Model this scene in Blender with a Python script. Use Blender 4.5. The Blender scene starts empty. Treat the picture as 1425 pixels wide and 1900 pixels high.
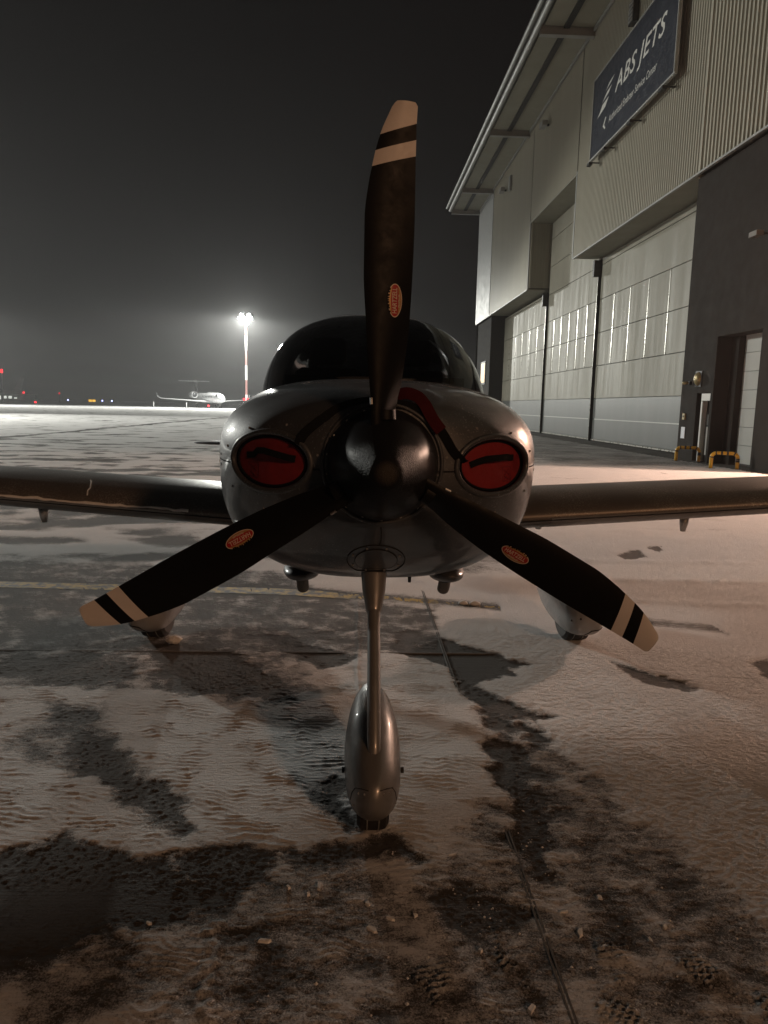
import bpy, bmesh, math, random
import numpy as np
from mathutils import Vector, Matrix
from mathutils.bvhtree import BVHTree

random.seed(7)
R = math.radians
SC = bpy.context.scene
COL = SC.collection

# ------------------------------------------------------------------ camera, world, lights
cam = bpy.data.cameras.new('camera')
cam.sensor_fit = 'VERTICAL'
cam.sensor_height = 36.0
cam.lens = 36.0 * 1318.0 / 1900.0
cam.clip_start = 0.05
cam.clip_end = 6000
camo = bpy.data.objects.new('camera', cam)
COL.objects.link(camo)
camo.matrix_world = (Matrix.Translation((-0.08, -2.06, 1.40)) @ Matrix.Rotation(R(-2.3), 4, 'Z')
                     @ Matrix.Rotation(R(90 - 8.5), 4, 'X') @ Matrix.Rotation(R(1.2), 4, 'Z'))
SC.camera = camo

world = bpy.data.worlds.new('World')
SC.world = world
world.use_nodes = True
bg = world.node_tree.nodes['Background']
bg.inputs['Color'].default_value = (1.0, 0.84, 0.84, 1)      # overcast winter night, no sun
bg.inputs['Strength'].default_value = 0.0031

SC.view_settings.view_transform = 'Standard'
SC.view_settings.look = 'None'
SC.view_settings.exposure = -0.1
SC.view_settings.gamma = 1.0
SC.view_settings.use_curve_mapping = False
SC.render.engine = 'CYCLES'
SC.cycles.use_denoising = True
SC.cycles.max_bounces = 6
SC.cycles.diffuse_bounces = 3
SC.cycles.glossy_bounces = 3
SC.cycles.transmission_bounces = 4
SC.cycles.transparent_max_bounces = 10
SC.cycles.volume_bounces = 1
SC.cycles.sample_clamp_indirect = 4.0

MAST_FAR = 11000.0 * 4 * math.pi      # watts of the far mast's floodlights
MAST_BEAM = 4500.0 * 4 * math.pi      # the same mast's heads turned down the apron
MAST_ADDED = 7000.0 * 4 * math.pi      # added unseen mast, raises the haze glow at the left frame edge
MAST_SIDE = 4600.0 * 4 * math.pi     # mast beyond the left frame edge
BAY_LAMP = 500.0 * 4 * math.pi       # lamp inside the open bay on the right
WALL_FLOOD = 290.0 * 4 * math.pi      # sodium floodlight on the hangar wall
HAZE_DENSITY = 0.00044
COOL = (1.0, 1.0, 0.92)
PINK = (1.0, 0.65, 0.49)
SODIUM = (1.0, 0.52, 0.27)

# ------------------------------------------------------------------ node helpers
MATS = {}


def nodes_of(name):
    m = bpy.data.materials.new(name)
    m.use_nodes = True
    nt = m.node_tree
    b = nt.nodes['Principled BSDF']
    MATS[name] = m
    return m, nt, b


def nd(nt, kind, **kw):
    n = nt.nodes.new(kind)
    for k, v in kw.items():
        if k in n.inputs.keys():
            n.inputs[k].default_value = v
        else:
            setattr(n, k, v)
    return n


def coords(nt, scale=(1, 1, 1)):
    g = nd(nt, 'ShaderNodeNewGeometry')
    mp = nd(nt, 'ShaderNodeMapping')
    mp.inputs['Scale'].default_value = scale
    nt.links.new(g.outputs['Position'], mp.inputs['Vector'])
    return mp.outputs['Vector']


def noise(nt, scale, detail=4, rough=0.55, vec=None, sc3=(1, 1, 1)):
    n = nd(nt, 'ShaderNodeTexNoise')
    n.inputs['Scale'].default_value = scale
    n.inputs['Detail'].default_value = detail
    n.inputs['Roughness'].default_value = rough
    nt.links.new(vec if vec is not None else coords(nt, sc3), n.inputs['Vector'])
    return n.outputs['Fac']


def ramp(nt, fac, stops):
    r = nd(nt, 'ShaderNodeValToRGB')
    el = r.color_ramp.elements
    while len(el) < len(stops):
        el.new(0.5)
    for e, (p, c) in zip(el, stops):
        e.position = p
        e.color = (c, c, c, 1) if isinstance(c, (int, float)) else (*c, 1)
    nt.links.new(fac, r.inputs['Fac'])
    return r.outputs['Color']


def mixc(nt, fac, a, b, blend='MIX'):
    m = nd(nt, 'ShaderNodeMix')
    m.data_type = 'RGBA'
    m.blend_type = blend
    for sock, v in ((m.inputs[0], fac), (m.inputs[6], a), (m.inputs[7], b)):
        if isinstance(v, (int, float)):
            sock.default_value = v
        elif isinstance(v, tuple):
            sock.default_value = (*v, 1)
        else:
            nt.links.new(v, sock)
    return m.outputs[2]


def math_(nt, op, a, b=0.0, clamp=False):
    m = nd(nt, 'ShaderNodeMath')
    m.operation = op
    m.use_clamp = clamp
    for i, v in enumerate((a, b)):
        if isinstance(v, (int, float)):
            m.inputs[i].default_value = v
        else:
            nt.links.new(v, m.inputs[i])
    return m.outputs[0]


def bump(nt, b, height, strength, dist):
    bp = nd(nt, 'ShaderNodeBump')
    bp.inputs['Strength'].default_value = strength
    bp.inputs['Distance'].default_value = dist
    nt.links.new(height, bp.inputs['Height'])
    nt.links.new(bp.outputs['Normal'], b.inputs['Normal'])


def plain(name, col, rough=0.5, metal=0.0, var=0.15, nscale=6.0, spec=0.5, bumpd=0.0, coat=0.0):
    """A procedural material: base colour with worn variation and uneven gloss."""
    m, nt, b = nodes_of(name)
    f = noise(nt, nscale, 5, 0.6)
    dark = tuple(c * (1 - var) for c in col)
    lite = tuple(min(1, c * (1 + var)) for c in col)
    nt.links.new(mixc(nt, f, dark, lite), b.inputs['Base Color'])
    nt.links.new(ramp(nt, noise(nt, nscale * 3.1, 4), [(0.3, max(0.02, rough - 0.08)), (0.7, min(1, rough + 0.08))]), b.inputs['Roughness'])
    b.inputs['Metallic'].default_value = metal
    b.inputs['Specular IOR Level'].default_value = spec
    b.inputs['Coat Weight'].default_value = coat
    b.inputs['Coat Roughness'].default_value = 0.06
    if bumpd:
        bump(nt, b, noise(nt, nscale * 9, 4), 0.5, bumpd)
    return m


def glow(name, col, strength, sample=False):
    m, nt, b = nodes_of(name)
    b.inputs['Base Color'].default_value = (*col, 1)
    b.inputs['Emission Color'].default_value = (*col, 1)
    b.inputs['Emission Strength'].default_value = strength
    if not sample:
        m.cycles.emission_sampling = 'NONE'
    return m


# ------------------------------------------------------------------ materials
def make_materials():
    # metallic grey aircraft paint with frost specks where water froze on it
    m, nt, b = nodes_of('silver_paint')
    f = noise(nt, 3.0, 4)
    base = mixc(nt, f, (0.046, 0.051, 0.059), (0.063, 0.068, 0.077))
    frost = ramp(nt, noise(nt, 150, 2, 0.7), [(0.60, 0.0), (0.72, 1.0)])
    zone = ramp(nt, noise(nt, 2.6, 3), [(0.46, 0.0), (0.66, 0.55)])
    fz = math_(nt, 'MULTIPLY', frost, zone)
    grime = ramp(nt, noise(nt, 5.0, 6, 0.7, None, (1.6, 0.6, 0.35)), [(0.45, 0.0), (0.75, 0.55)])
    base = mixc(nt, grime, base, (0.035, 0.034, 0.033))
    nt.links.new(mixc(nt, fz, base, (0.6, 0.62, 0.64)), b.inputs['Base Color'])
    b.inputs['Metallic'].default_value = 0.35
    nt.links.new(ramp(nt, noise(nt, 9, 4), [(0.3, 0.46), (0.7, 0.58)]), b.inputs['Roughness'])
    b.inputs['Coat Weight'].default_value = 0.55
    b.inputs['Coat Roughness'].default_value = 0.06
    bump(nt, b, math_(nt, 'ADD', fz, noise(nt, 60, 2)), 0.06, 0.0015)

    m, nt, b = nodes_of('spinner_black')
    b.inputs['Base Color'].default_value = (0.012, 0.012, 0.013, 1)
    g = nd(nt, 'ShaderNodeNewGeometry')
    sep = nd(nt, 'ShaderNodeSeparateXYZ')
    nt.links.new(g.outputs['Position'], sep.inputs[0])
    tip = math_(nt, 'MULTIPLY', math_(nt, 'SUBTRACT', -0.06, sep.outputs[1]), 14.0, True)
    ice = math_(nt, 'MULTIPLY', noise(nt, 210, 3, 0.7), tip)
    b.inputs['Roughness'].default_value = 0.33
    b.inputs['Specular IOR Level'].default_value = 0.028
    bump(nt, b, ice, 0.9, 0.004)
    cap = math_(nt, 'MULTIPLY', math_(nt, 'SUBTRACT', -0.178, sep.outputs[1]), 90.0, True)
    nt.links.new(mixc(nt, cap, (0.012, 0.012, 0.013), (0.05, 0.045, 0.04)), b.inputs['Base Color'])

    plain('blade_black', (0.0055, 0.0052, 0.0052), 0.48, 0, 0.3, 9, spec=0.12)
    plain('lit_silver', (0.19, 0.19, 0.19), 0.42, 0.4, 0.15, 12, coat=0.3, bumpd=0.0006)  # silver painted lighter so the nose gear looks lit by the warm lamp
    plain('blade_white', (0.58, 0.55, 0.53), 0.5, 0, 0.08, 22)
    plain('badge_red', (0.36, 0.015, 0.02), 0.35, 0, 0.25, 60)
    plain('badge_gold', (0.42, 0.26, 0.10), 0.35, 0.3, 0.3, 90)
    plain('badge_cream', (0.62, 0.52, 0.42), 0.4, 0, 0.1, 60)
    plain('red_fabric', (0.19, 0.004, 0.007), 0.8, 0, 0.25, 30, bumpd=0.001)
    plain('red_ribbon', (0.05, 0.002, 0.004), 0.85, 0, 0.25, 30, spec=0.2)
    plain('red_print', (0.13, 0.004, 0.008), 0.8, 0, 0.2, 30)
    plain('black_webbing', (0.007, 0.007, 0.0075), 0.85, 0, 0.3, 80, spec=0.1, bumpd=0.0008)
    plain('rubber', (0.018, 0.017, 0.016), 0.75, 0, 0.3, 40, bumpd=0.001)
    plain('dark_void', (0.008, 0.008, 0.008), 0.9)
    plain('steel', (0.45, 0.44, 0.43), 0.32, 0.9, 0.15, 30)
    plain('fairing_white', (0.23, 0.23, 0.23), 0.35, 0, 0.12, 8, coat=0.4)
    plain('deice_metal', (0.20, 0.185, 0.17), 0.42, 0.7, 0.2, 12)
    plain('wing_lower', (0.13, 0.115, 0.10), 0.38, 0.3, 0.25, 10)
    plain('exhaust_metal', (0.13, 0.11, 0.09), 0.5, 0.8, 0.3, 30)
    plain('cabin_paint', (0.07, 0.072, 0.076), 0.35, 0.4, 0.12, 5)
    plain('interior_dark', (0.02, 0.02, 0.021), 0.8)
    plain('seat_leather', (0.07, 0.065, 0.06), 0.55, 0, 0.2, 20)

    # frosted leading edge of the wing
    m, nt, b = nodes_of('frosted_edge')
    sp = ramp(nt, noise(nt, 120, 3, 0.7), [(0.48, 0.0), (0.7, 0.8)])
    zone = ramp(nt, noise(nt, 3.0, 4), [(0.42, 0.0), (0.7, 1.0)])
    nt.links.new(mixc(nt, math_(nt, 'MULTIPLY', sp, zone), (0.12, 0.105, 0.092), (0.46, 0.44, 0.42)), b.inputs['Base Color'])
    b.inputs['Metallic'].default_value = 0.35
    b.inputs['Roughness'].default_value = 0.42
    bump(nt, b, sp, 0.3, 0.001)

    # window glass: tinted, thin, Fresnel reflection
    m, nt, b = nodes_of('window_glass')
    out = nt.nodes['Material Output']
    tr = nd(nt, 'ShaderNodeBsdfTransparent')
    tr.inputs['Color'].default_value = (0.30, 0.31, 0.32, 1)
    gl = nd(nt, 'ShaderNodeBsdfGlossy')
    gl.inputs['Roughness'].default_value = 0.05
    fr = nd(nt, 'ShaderNodeFresnel')
    fr.inputs['IOR'].default_value = 1.5
    mx = nd(nt, 'ShaderNodeMixShader')
    nt.links.new(fr.outputs[0], mx.inputs[0])
    nt.links.new(tr.outputs[0], mx.inputs[1])
    nt.links.new(gl.outputs[0], mx.inputs[2])
    nt.links.new(mx.outputs[0], out.inputs['Surface'])

    # concrete: brushed across, stained, dusted with frost
    def concrete_color(nt):
        stain = noise(nt, 1.3, 5, 0.6)
        fine = noise(nt, 55, 3, 0.6)
        streak = noise(nt, 1.0, 4, 0.65, None, (1.4, 130, 1))
        stain = math_(nt, 'ADD', math_(nt, 'MULTIPLY', stain, 0.5), math_(nt, 'MULTIPLY', streak, 0.5))
        c = mixc(nt, ramp(nt, stain, [(0.35, 0.0), (0.65, 1.0)]), (0.052, 0.047, 0.042), (0.105, 0.098, 0.090))
        return mixc(nt, math_(nt, 'MULTIPLY', fine, 0.55), c, (0.055, 0.051, 0.047))

    m, nt, b = nodes_of('concrete')
    c = concrete_color(nt)
    streak = noise(nt, 1.0, 4, 0.6, None, (1.2, 150, 1))
    frost = ramp(nt, noise(nt, 260, 2, 0.7), [(0.56, 0.0), (0.72, 1.0)])
    zone = ramp(nt, noise(nt, 2.2, 5, 0.6), [(0.40, 0.06), (0.66, 0.6)])
    fz = math_(nt, 'MULTIPLY', math_(nt, 'MULTIPLY', frost, zone), ramp(nt, streak, [(0.35, 0.3), (0.6, 1.0)]))
    nt.links.new(mixc(nt, fz, c, (0.5, 0.49, 0.48)), b.inputs['Base Color'])
    nt.links.new(ramp(nt, noise(nt, 1.7, 4), [(0.35, 0.72), (0.65, 0.92)]), b.inputs['Roughness'])
    b.inputs['Specular IOR Level'].default_value = 0.2
    bump(nt, b, math_(nt, 'ADD', math_(nt, 'MULTIPLY', streak, 1.0), fz), 0.5, 0.003)

    # far apron: the same concrete under drifting snow too far off to model
    m, nt, b = nodes_of('apron')
    c = concrete_color(nt)
    big = noise(nt, 0.10, 6, 0.62, None, (0.55, 1.6, 1))
    sm = noise(nt, 0.9, 5, 0.6, None, (0.5, 1.6, 1))
    cov = ramp(nt, math_(nt, 'ADD', math_(nt, 'MULTIPLY', big, 0.65), math_(nt, 'MULTIPLY', sm, 0.35)), [(0.38, 0.15), (0.50, 0.95)])
    nt.links.new(mixc(nt, cov, c, (0.70, 0.71, 0.72)), b.inputs['Base Color'])
    b.inputs['Roughness'].default_value = 0.75

    # snow, its coverage carried by the mesh
    m, nt, b = nodes_of('snow')
    at = nd(nt, 'ShaderNodeAttribute', attribute_name='cover')
    grain = noise(nt, 170, 4, 0.75)
    mid = noise(nt, 38, 4, 0.65, None, (0.6, 1.5, 1))
    s = math_(nt, 'ADD', math_(nt, 'MULTIPLY', at.outputs['Fac'], 1.75), math_(nt, 'ADD', math_(nt, 'ADD', math_(nt, 'MULTIPLY', grain, -1.25), math_(nt, 'MULTIPLY', mid, -0.65)), math_(nt, 'MULTIPLY', noise(nt, 11, 5, 0.7, None, (0.8, 1.4, 1)), -0.5)))
    fac = ramp(nt, math_(nt, 'ADD', s, 0.46), [(0.18, 0.0), (0.56, 1.0)])
    c = concrete_color(nt)
    sn = mixc(nt, noise(nt, 4.0, 4), (0.60, 0.59, 0.585), (0.74, 0.735, 0.73))
    nt.links.new(mixc(nt, fac, c, sn), b.inputs['Base Color'])
    b.inputs['Roughness'].default_value = 0.85
    b.inputs['Specular IOR Level'].default_value = 0.25
    rip = noise(nt, 1.0, 3, 0.6, None, (34, 84, 1))
    broom = noise(nt, 1.0, 3, 0.6, None, (1.2, 170, 1))
    h = math_(nt, 'ADD', math_(nt, 'ADD', math_(nt, 'MULTIPLY', broom, 0.7), math_(nt, 'MULTIPLY', rip, 1.1)), math_(nt, 'ADD', math_(nt, 'MULTIPLY', grain, 1.1), math_(nt, 'MULTIPLY', fac, 1.1)))
    bump(nt, b, h, 0.9, 0.010)

    m, nt, b = nodes_of('ice')
    b.inputs['Base Color'].default_value = (0.84, 0.83, 0.81, 1)
    b.inputs['Roughness'].default_value = 0.22
    b.inputs['Transmission Weight'].default_value = 0.12
    b.inputs['IOR'].default_value = 1.31
    bump(nt, b, noise(nt, 90, 3), 0.4, 0.002)
    plain('joint_grey', (0.10, 0.095, 0.088), 0.85, 0, 0.3, 30)
    plain('snow_crumb', (0.68, 0.67, 0.66), 0.8, 0, 0.12, 40)

    m, nt, b = nodes_of('yellow_paint')
    worn = ramp(nt, noise(nt, 14, 5, 0.65), [(0.42, 0.0), (0.60, 1.0)])
    nt.links.new(mixc(nt, worn, (0.075, 0.068, 0.055), (0.42, 0.29, 0.045)), b.inputs['Base Color'])
    b.inputs['Roughness'].default_value = 0.7

    # hangar
    m, nt, b = nodes_of('cladding')
    st = noise(nt, 1.0, 5, 0.6, None, (1, 1.6, 0.12))
    nt.links.new(mixc(nt, st, (0.35, 0.325, 0.258), (0.44, 0.415, 0.338)), b.inputs['Base Color'])
    b.inputs['Metallic'].default_value = 0.1
    b.inputs['Roughness'].default_value = 0.45
    plain('corner_trim', (0.34, 0.35, 0.35), 0.5, 0.1, 0.06, 1.0)
    plain('soffit', (0.25, 0.24, 0.19), 0.6, 0, 0.12, 0.6)
    plain('roof_steel', (0.30, 0.30, 0.285), 0.5, 0.3, 0.15, 1.2)
    plain('dark_render', (0.026, 0.023, 0.020), 0.85, 0, 0.18, 1.1, spec=0.12, bumpd=0.002)
    plain('dark_trim', (0.03, 0.03, 0.03), 0.5, 0.3)

    m, nt, b = nodes_of('door_panel')
    st = noise(nt, 1.0, 6, 0.65, None, (1, 2.6, 0.18))
    dirt = noise(nt, 0.7, 5, 0.6)
    c = mixc(nt, st, (0.195, 0.182, 0.142), (0.275, 0.26, 0.21))
    nt.links.new(mixc(nt, ramp(nt, dirt, [(0.42, 0.0), (0.7, 0.5)]), c, (0.33, 0.315, 0.26)), b.inputs['Base Color'])
    nt.links.new(ramp(nt, st, [(0.3, 0.50), (0.7, 0.7)]), b.inputs['Roughness'])
    b.inputs['Metallic'].default_value = 0.05
    bump(nt, b, noise(nt, 2.2, 3), 0.25, 0.02)
    m, nt, b = nodes_of('door_band')
    st = noise(nt, 1.0, 6, 0.65, None, (1, 2.2, 0.25))
    nt.links.new(mixc(nt, st, (0.105, 0.11, 0.107), (0.165, 0.17, 0.163)), b.inputs['Base Color'])
    b.inputs['Roughness'].default_value = 0.38
    b.inputs['Metallic'].default_value = 0.15
    plain('mullion_metal', (0.55, 0.54, 0.49), 0.3, 0.7, 0.1, 3)
    plain('roller_panel', (0.47, 0.47, 0.44), 0.45, 0.1, 0.1, 2.0)
    plain('sign_navy', (0.018, 0.023, 0.036), 0.4, 0, 0.15, 1.5)
    plain('sign_white', (0.62, 0.61, 0.57), 0.5, 0, 0.06, 3)
    plain('safety_yellow', (0.62, 0.36, 0.02), 0.4, 0, 0.15, 14)
    plain('safety_black', (0.015, 0.014, 0.013), 0.5)
    plain('lamp_brass', (0.32, 0.25, 0.12), 0.4, 0.4)
    plain('paper', (0.75, 0.76, 0.8), 0.6, 0, 0.03)
    plain('room_wall', (0.55, 0.50, 0.46), 0.7, 0, 0.1, 1.0)
    # distance
    plain('jet_white', (0.75, 0.76, 0.77), 0.3, 0, 0.05, 0.6, coat=0.5)
    plain('jet_dark', (0.035, 0.037, 0.042), 0.3, 0, 0.1, 1)
    plain('mast_white', (0.70, 0.70, 0.70), 0.5)
    plain('mast_red', (0.30, 0.15, 0.14), 0.5)
    plain('far_building', (0.28, 0.28, 0.27), 0.7, 0, 0.2, 0.3)
    glow('lamp_white', (0.95, 1.0, 0.96), 60)
    glow('lamp_red', (1.0, 0.02, 0.03), 2.6)
    glow('lamp_yellow', (1.0, 0.55, 0.04), 1.1)
    glow('lamp_blue', (0.45, 0.5, 1.0), 4)
    glow('window_lit', (1.0, 0.68, 0.36), 0.8)
    glow('bay_tube', (1.0, 0.80, 0.70), 6)
    glow('lamp_sodium', SODIUM, 30)
    glow('far_window', (0.95, 1.0, 0.9), 0.8)


make_materials()


# ------------------------------------------------------------------ mesh helpers
class MB:
    """Collects vertices and faces, each face with a material slot, for one mesh."""

    def __init__(self):
        self.v, self.f, self.mi = [], [], []

    def add(self, verts, faces, mi=0):
        o = len(self.v)
        self.v += [tuple(p) for p in verts]
        self.f += [tuple(i + o for i in f) for f in faces]
        self.mi += [mi] * len(faces)
        return self

    def box(self, x0, x1, y0, y1, z0, z1, mi=0):
        return self.add([(x0, y0, z0), (x1, y0, z0), (x1, y1, z0), (x0, y1, z0), (x0, y0, z1), (x1, y0, z1), (x1, y1, z1), (x0, y1, z1)],
                        [(0, 3, 2, 1), (4, 5, 6, 7), (0, 1, 5, 4), (1, 2, 6, 5), (2, 3, 7, 6), (3, 0, 4, 7)], mi)

    def loft(self, rings, closed=True, cap0=True, cap1=True, mi=0):
        n = len(rings[0])
        v = [p for r in rings for p in r]
        f = []
        m = n if closed else n - 1
        for i in range(len(rings) - 1):
            for j in range(m):
                a, b = i * n + j, i * n + (j + 1) % n
                f.append((a, b, b + n, a + n))
        if closed and cap0:
            f.append(tuple(range(n - 1, -1, -1)))
        if closed and cap1:
            f.append(tuple((len(rings) - 1) * n + j for j in range(n)))
        return self.add(v, f, mi)

    def tube(self, path, rad, n=12, mi=0, squash=1.0):
        P = [Vector(p) for p in path]
        rad = rad if isinstance(rad, (list, tuple)) else [rad] * len(P)
        rings = []
        up = None
        for i, p in enumerate(P):
            t = (P[min(i + 1, len(P) - 1)] - P[max(i - 1, 0)]).normalized()
            if up is None:
                up = Vector((0, 0, 1)) if abs(t.z) < 0.9 else Vector((1, 0, 0))
            a = t.cross(up).normalized()
            up = a.cross(t).normalized()
            rings.append([p + (a * math.cos(2 * math.pi * k / n) + up * squash * math.sin(2 * math.pi * k / n)) * rad[i] for k in range(n)])
        return self.loft(rings, mi=mi)

    def ring_tube(self, path, rad, n=8, mi=0):
        """closed loop tube"""
        P = [Vector(p) for p in path]
        N = len(P)
        c = sum(P, Vector()) / N
        v, f = [], []
        for i, p in enumerate(P):
            t = (P[(i + 1) % N] - P[i - 1]).normalized()
            o = (p - c)
            o = (o - t * o.dot(t)).normalized()
            b = t.cross(o)
            for k in range(n):
                a = 2 * math.pi * k / n
                v.append(p + (o * math.cos(a) + b * math.sin(a)) * rad)
        for i in range(N):
            for k in range(n):
                a, b2 = i * n + k, i * n + (k + 1) % n
                c2, d = ((i + 1) % N) * n + (k + 1) % n, ((i + 1) % N) * n + k
                f.append((a, d, c2, b2))
        return self.add(v, f, mi)

    def ribbon(self, path, side, width, thick, mi=0):
        P = [Vector(p) for p in path]
        side = side if isinstance(side, list) else [side] * len(P)
        rings = []
        for i, p in enumerate(P):
            t = (P[min(i + 1, len(P) - 1)] - P[max(i - 1, 0)]).normalized()
            s = Vector(side[i])
            s = (s - t * s.dot(t)).normalized()
            nn = t.cross(s) * thick / 2
            w = s * width / 2
            rings.append([p - w - nn, p + w - nn, p + w + nn, p - w + nn])
        return self.loft(rings, mi=mi)

    def outward(self):
        V = np.array([tuple(p) for p in self.v], float)
        V = V - V.mean(0)
        vol = 0.0
        for f in self.f:
            for k in range(1, len(f) - 1):
                vol += float(np.dot(V[f[0]], np.cross(V[f[k]], V[f[k + 1]]))) if len(self.f) < 400 else 0.0
        if len(self.f) >= 400:
            T = np.array([(f[0], f[k], f[k + 1]) for f in self.f for k in range(1, len(f) - 1)])
            vol = float(np.einsum('ij,ij->i', V[T[:, 0]], np.cross(V[T[:, 1]], V[T[:, 2]])).sum())
        if vol < -1e-9:
            self.f = [tuple(reversed(f)) for f in self.f]

    def build(self, name, mats, parent=None, smooth=False, sharp=None):
        self.outward()
        me = bpy.data.meshes.new(name)
        me.from_pydata(self.v, [], self.f)
        mats = mats if isinstance(mats, (list, tuple)) else [mats]
        for q in mats:
            me.materials.append(MATS[q])
        if len(mats) > 1:
            me.polygons.foreach_set('material_index', self.mi)
        if smooth:
            me.polygons.foreach_set('use_smooth', [True] * len(me.polygons))
            if sharp:
                me.set_sharp_from_angle(angle=R(sharp))
        me.update()
        return link(name, me, parent)


def link(name, me, parent=None):
    o = bpy.data.objects.new(name, me)
    COL.objects.link(o)
    if parent is not None:
        attach(o, parent)
    return o


WORLD_OF = {}


def attach(o, parent):
    o.parent = parent
    o.matrix_parent_inverse = WORLD_OF.get(parent.name, Matrix()).inverted()


def thing(name, label, cat, loc=(0, 0, 0), group=None, rotz=0.0):
    o = bpy.data.objects.new(name, None)
    o.empty_display_size = 0.2
    COL.objects.link(o)
    o.location = loc
    WORLD_OF[o.name] = Matrix.Translation(loc)
    return tag(o, label, cat, group)


def tag(o, label, cat, group=None, kind=None):
    o['label'] = label
    o['category'] = cat
    if group:
        o['group'] = group
    if kind:
        o['kind'] = kind
    return o


def box(name, x0, x1, y0, y1, z0, z1, mat, parent=None):
    return MB().box(min(x0, x1), max(x0, x1), min(y0, y1), max(y0, y1), min(z0, z1), max(z0, z1)).build(name, mat, parent)


def hermite(xs, ys, x):
    """smooth monotone-ish interpolation of a table"""
    xs, ys, x = np.asarray(xs, float), np.asarray(ys, float), np.asarray(x, float)
    d = np.diff(ys) / np.diff(xs)
    m = np.empty_like(ys)
    m[0], m[-1] = d[0], d[-1]
    for i in range(1, len(ys) - 1):
        m[i] = 0 if d[i - 1] * d[i] <= 0 else 2 * d[i - 1] * d[i] / (d[i - 1] + d[i])
    i = np.clip(np.searchsorted(xs, x) - 1, 0, len(xs) - 2)
    h = xs[i + 1] - xs[i]
    t = np.clip((x - xs[i]) / h, 0, 1)
    return ((1 + 2 * t) * (1 - t) ** 2 * ys[i] + t * (1 - t) ** 2 * h * m[i] + t * t * (3 - 2 * t) * ys[i + 1] + t * t * (t - 1) * h * m[i + 1])


def smooth_path(P, S, k):
    P, S = np.array([tuple(p) for p in P], float), np.array([tuple(p) for p in S], float)
    t = np.arange(len(P))
    tt = np.linspace(0, len(P) - 1, (len(P) - 1) * k + 1)
    A = np.stack([hermite(t, P[:, i], tt) for i in range(3)], -1)
    B = np.stack([hermite(t, S[:, i], tt) for i in range(3)], -1)
    return [tuple(p) for p in A], [tuple(p) for p in B]


def text2d(s, size=1.0, shear=0.0, bold=0.0, spacing=1.0):
    cu = bpy.data.curves.new('lettering', 'FONT')
    cu.body = s
    cu.size = size
    cu.shear = shear
    cu.offset = bold
    cu.space_character = spacing
    cu.resolution_u = 3
    o = bpy.data.objects.new('lettering', cu)
    COL.objects.link(o)
    dg = bpy.context.evaluated_depsgraph_get()
    me = bpy.data.meshes.new_from_object(o.evaluated_get(dg))
    v = [tuple(p.co) for p in me.vertices]
    f = [tuple(p.vertices) for p in me.polygons]
    bpy.data.objects.remove(o)
    bpy.data.curves.remove(cu)
    bpy.data.meshes.remove(me)
    return v, f


def point_light(name, kind, loc, energy, col, size, parent=None, target=None, angle=150, blend=0.4):
    l = bpy.data.lights.new(name, kind)
    l.energy = energy
    l.color = col
    l.shadow_soft_size = size
    if kind == 'SPOT':
        l.spot_size = R(angle)
        l.spot_blend = blend
    o = bpy.data.objects.new(name, l)
    COL.objects.link(o)
    if parent is not None:
        attach(o, parent)
    o.location = loc
    if target is not None:
        o.rotation_euler = (Vector(target) - Vector(loc)).to_track_quat('-Z', 'Y').to_euler()
    return o


# ------------------------------------------------------------------ ground
def gnoise(x, y, seed=0):
    """2-D gradient noise on arrays, about -0.7..0.7"""
    xi, yi = np.floor(x).astype(np.int64), np.floor(y).astype(np.int64)
    xf, yf = x - xi, y - yi

    def g(ix, iy, dx, dy):
        h = (ix * 374761393 + iy * 668265263 + seed * 1442695041) & 0xFFFFFFFF
        h = ((h ^ (h >> 13)) * 1274126177) & 0xFFFFFFFF
        a = ((h ^ (h >> 16)) & 0xFFFF) / 65536.0 * 2 * np.pi
        return np.cos(a) * dx + np.sin(a) * dy
    u, v = xf * xf * xf * (xf * (xf * 6 - 15) + 10), yf * yf * yf * (yf * (yf * 6 - 15) + 10)
    a = g(xi, yi, xf, yf) * (1 - u) + g(xi + 1, yi, xf - 1, yf) * u
    b = g(xi, yi + 1, xf, yf - 1) * (1 - u) + g(xi + 1, yi + 1, xf - 1, yf - 1) * u
    return a * (1 - v) + b * v


def fbm(x, y, oct=4, seed=0, gain=0.5):
    s, a, t = 0, 1.0, 0
    for i in range(oct):
        s = s + a * gnoise(x * 2 ** i, y * 2 ** i, seed + i * 17)
        t += a
        a *= gain
    return s / t * 1.6


def poly_sdf(x, y, poly):
    """signed distance, negative inside"""
    d = np.full(x.shape, 1e9)
    ins = np.zeros(x.shape, bool)
    n = len(poly)
    for i in range(n):
        x0, y0 = poly[i]
        x1, y1 = poly[(i + 1) % n]
        ex, ey = x1 - x0, y1 - y0
        t = np.clip(((x - x0) * ex + (y - y0) * ey) / (ex * ex + ey * ey + 1e-12), 0, 1)
        d = np.minimum(d, (x - x0 - t * ex) ** 2 + (y - y0 - t * ey) ** 2)
        c = ((y0 > y) != (y1 > y)) & (x < (x1 - x0) * (y - y0) / (y1 - y0 + 1e-12) + x0)
        ins ^= c
    d = np.sqrt(d)
    return np.where(ins, -d, d)


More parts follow.
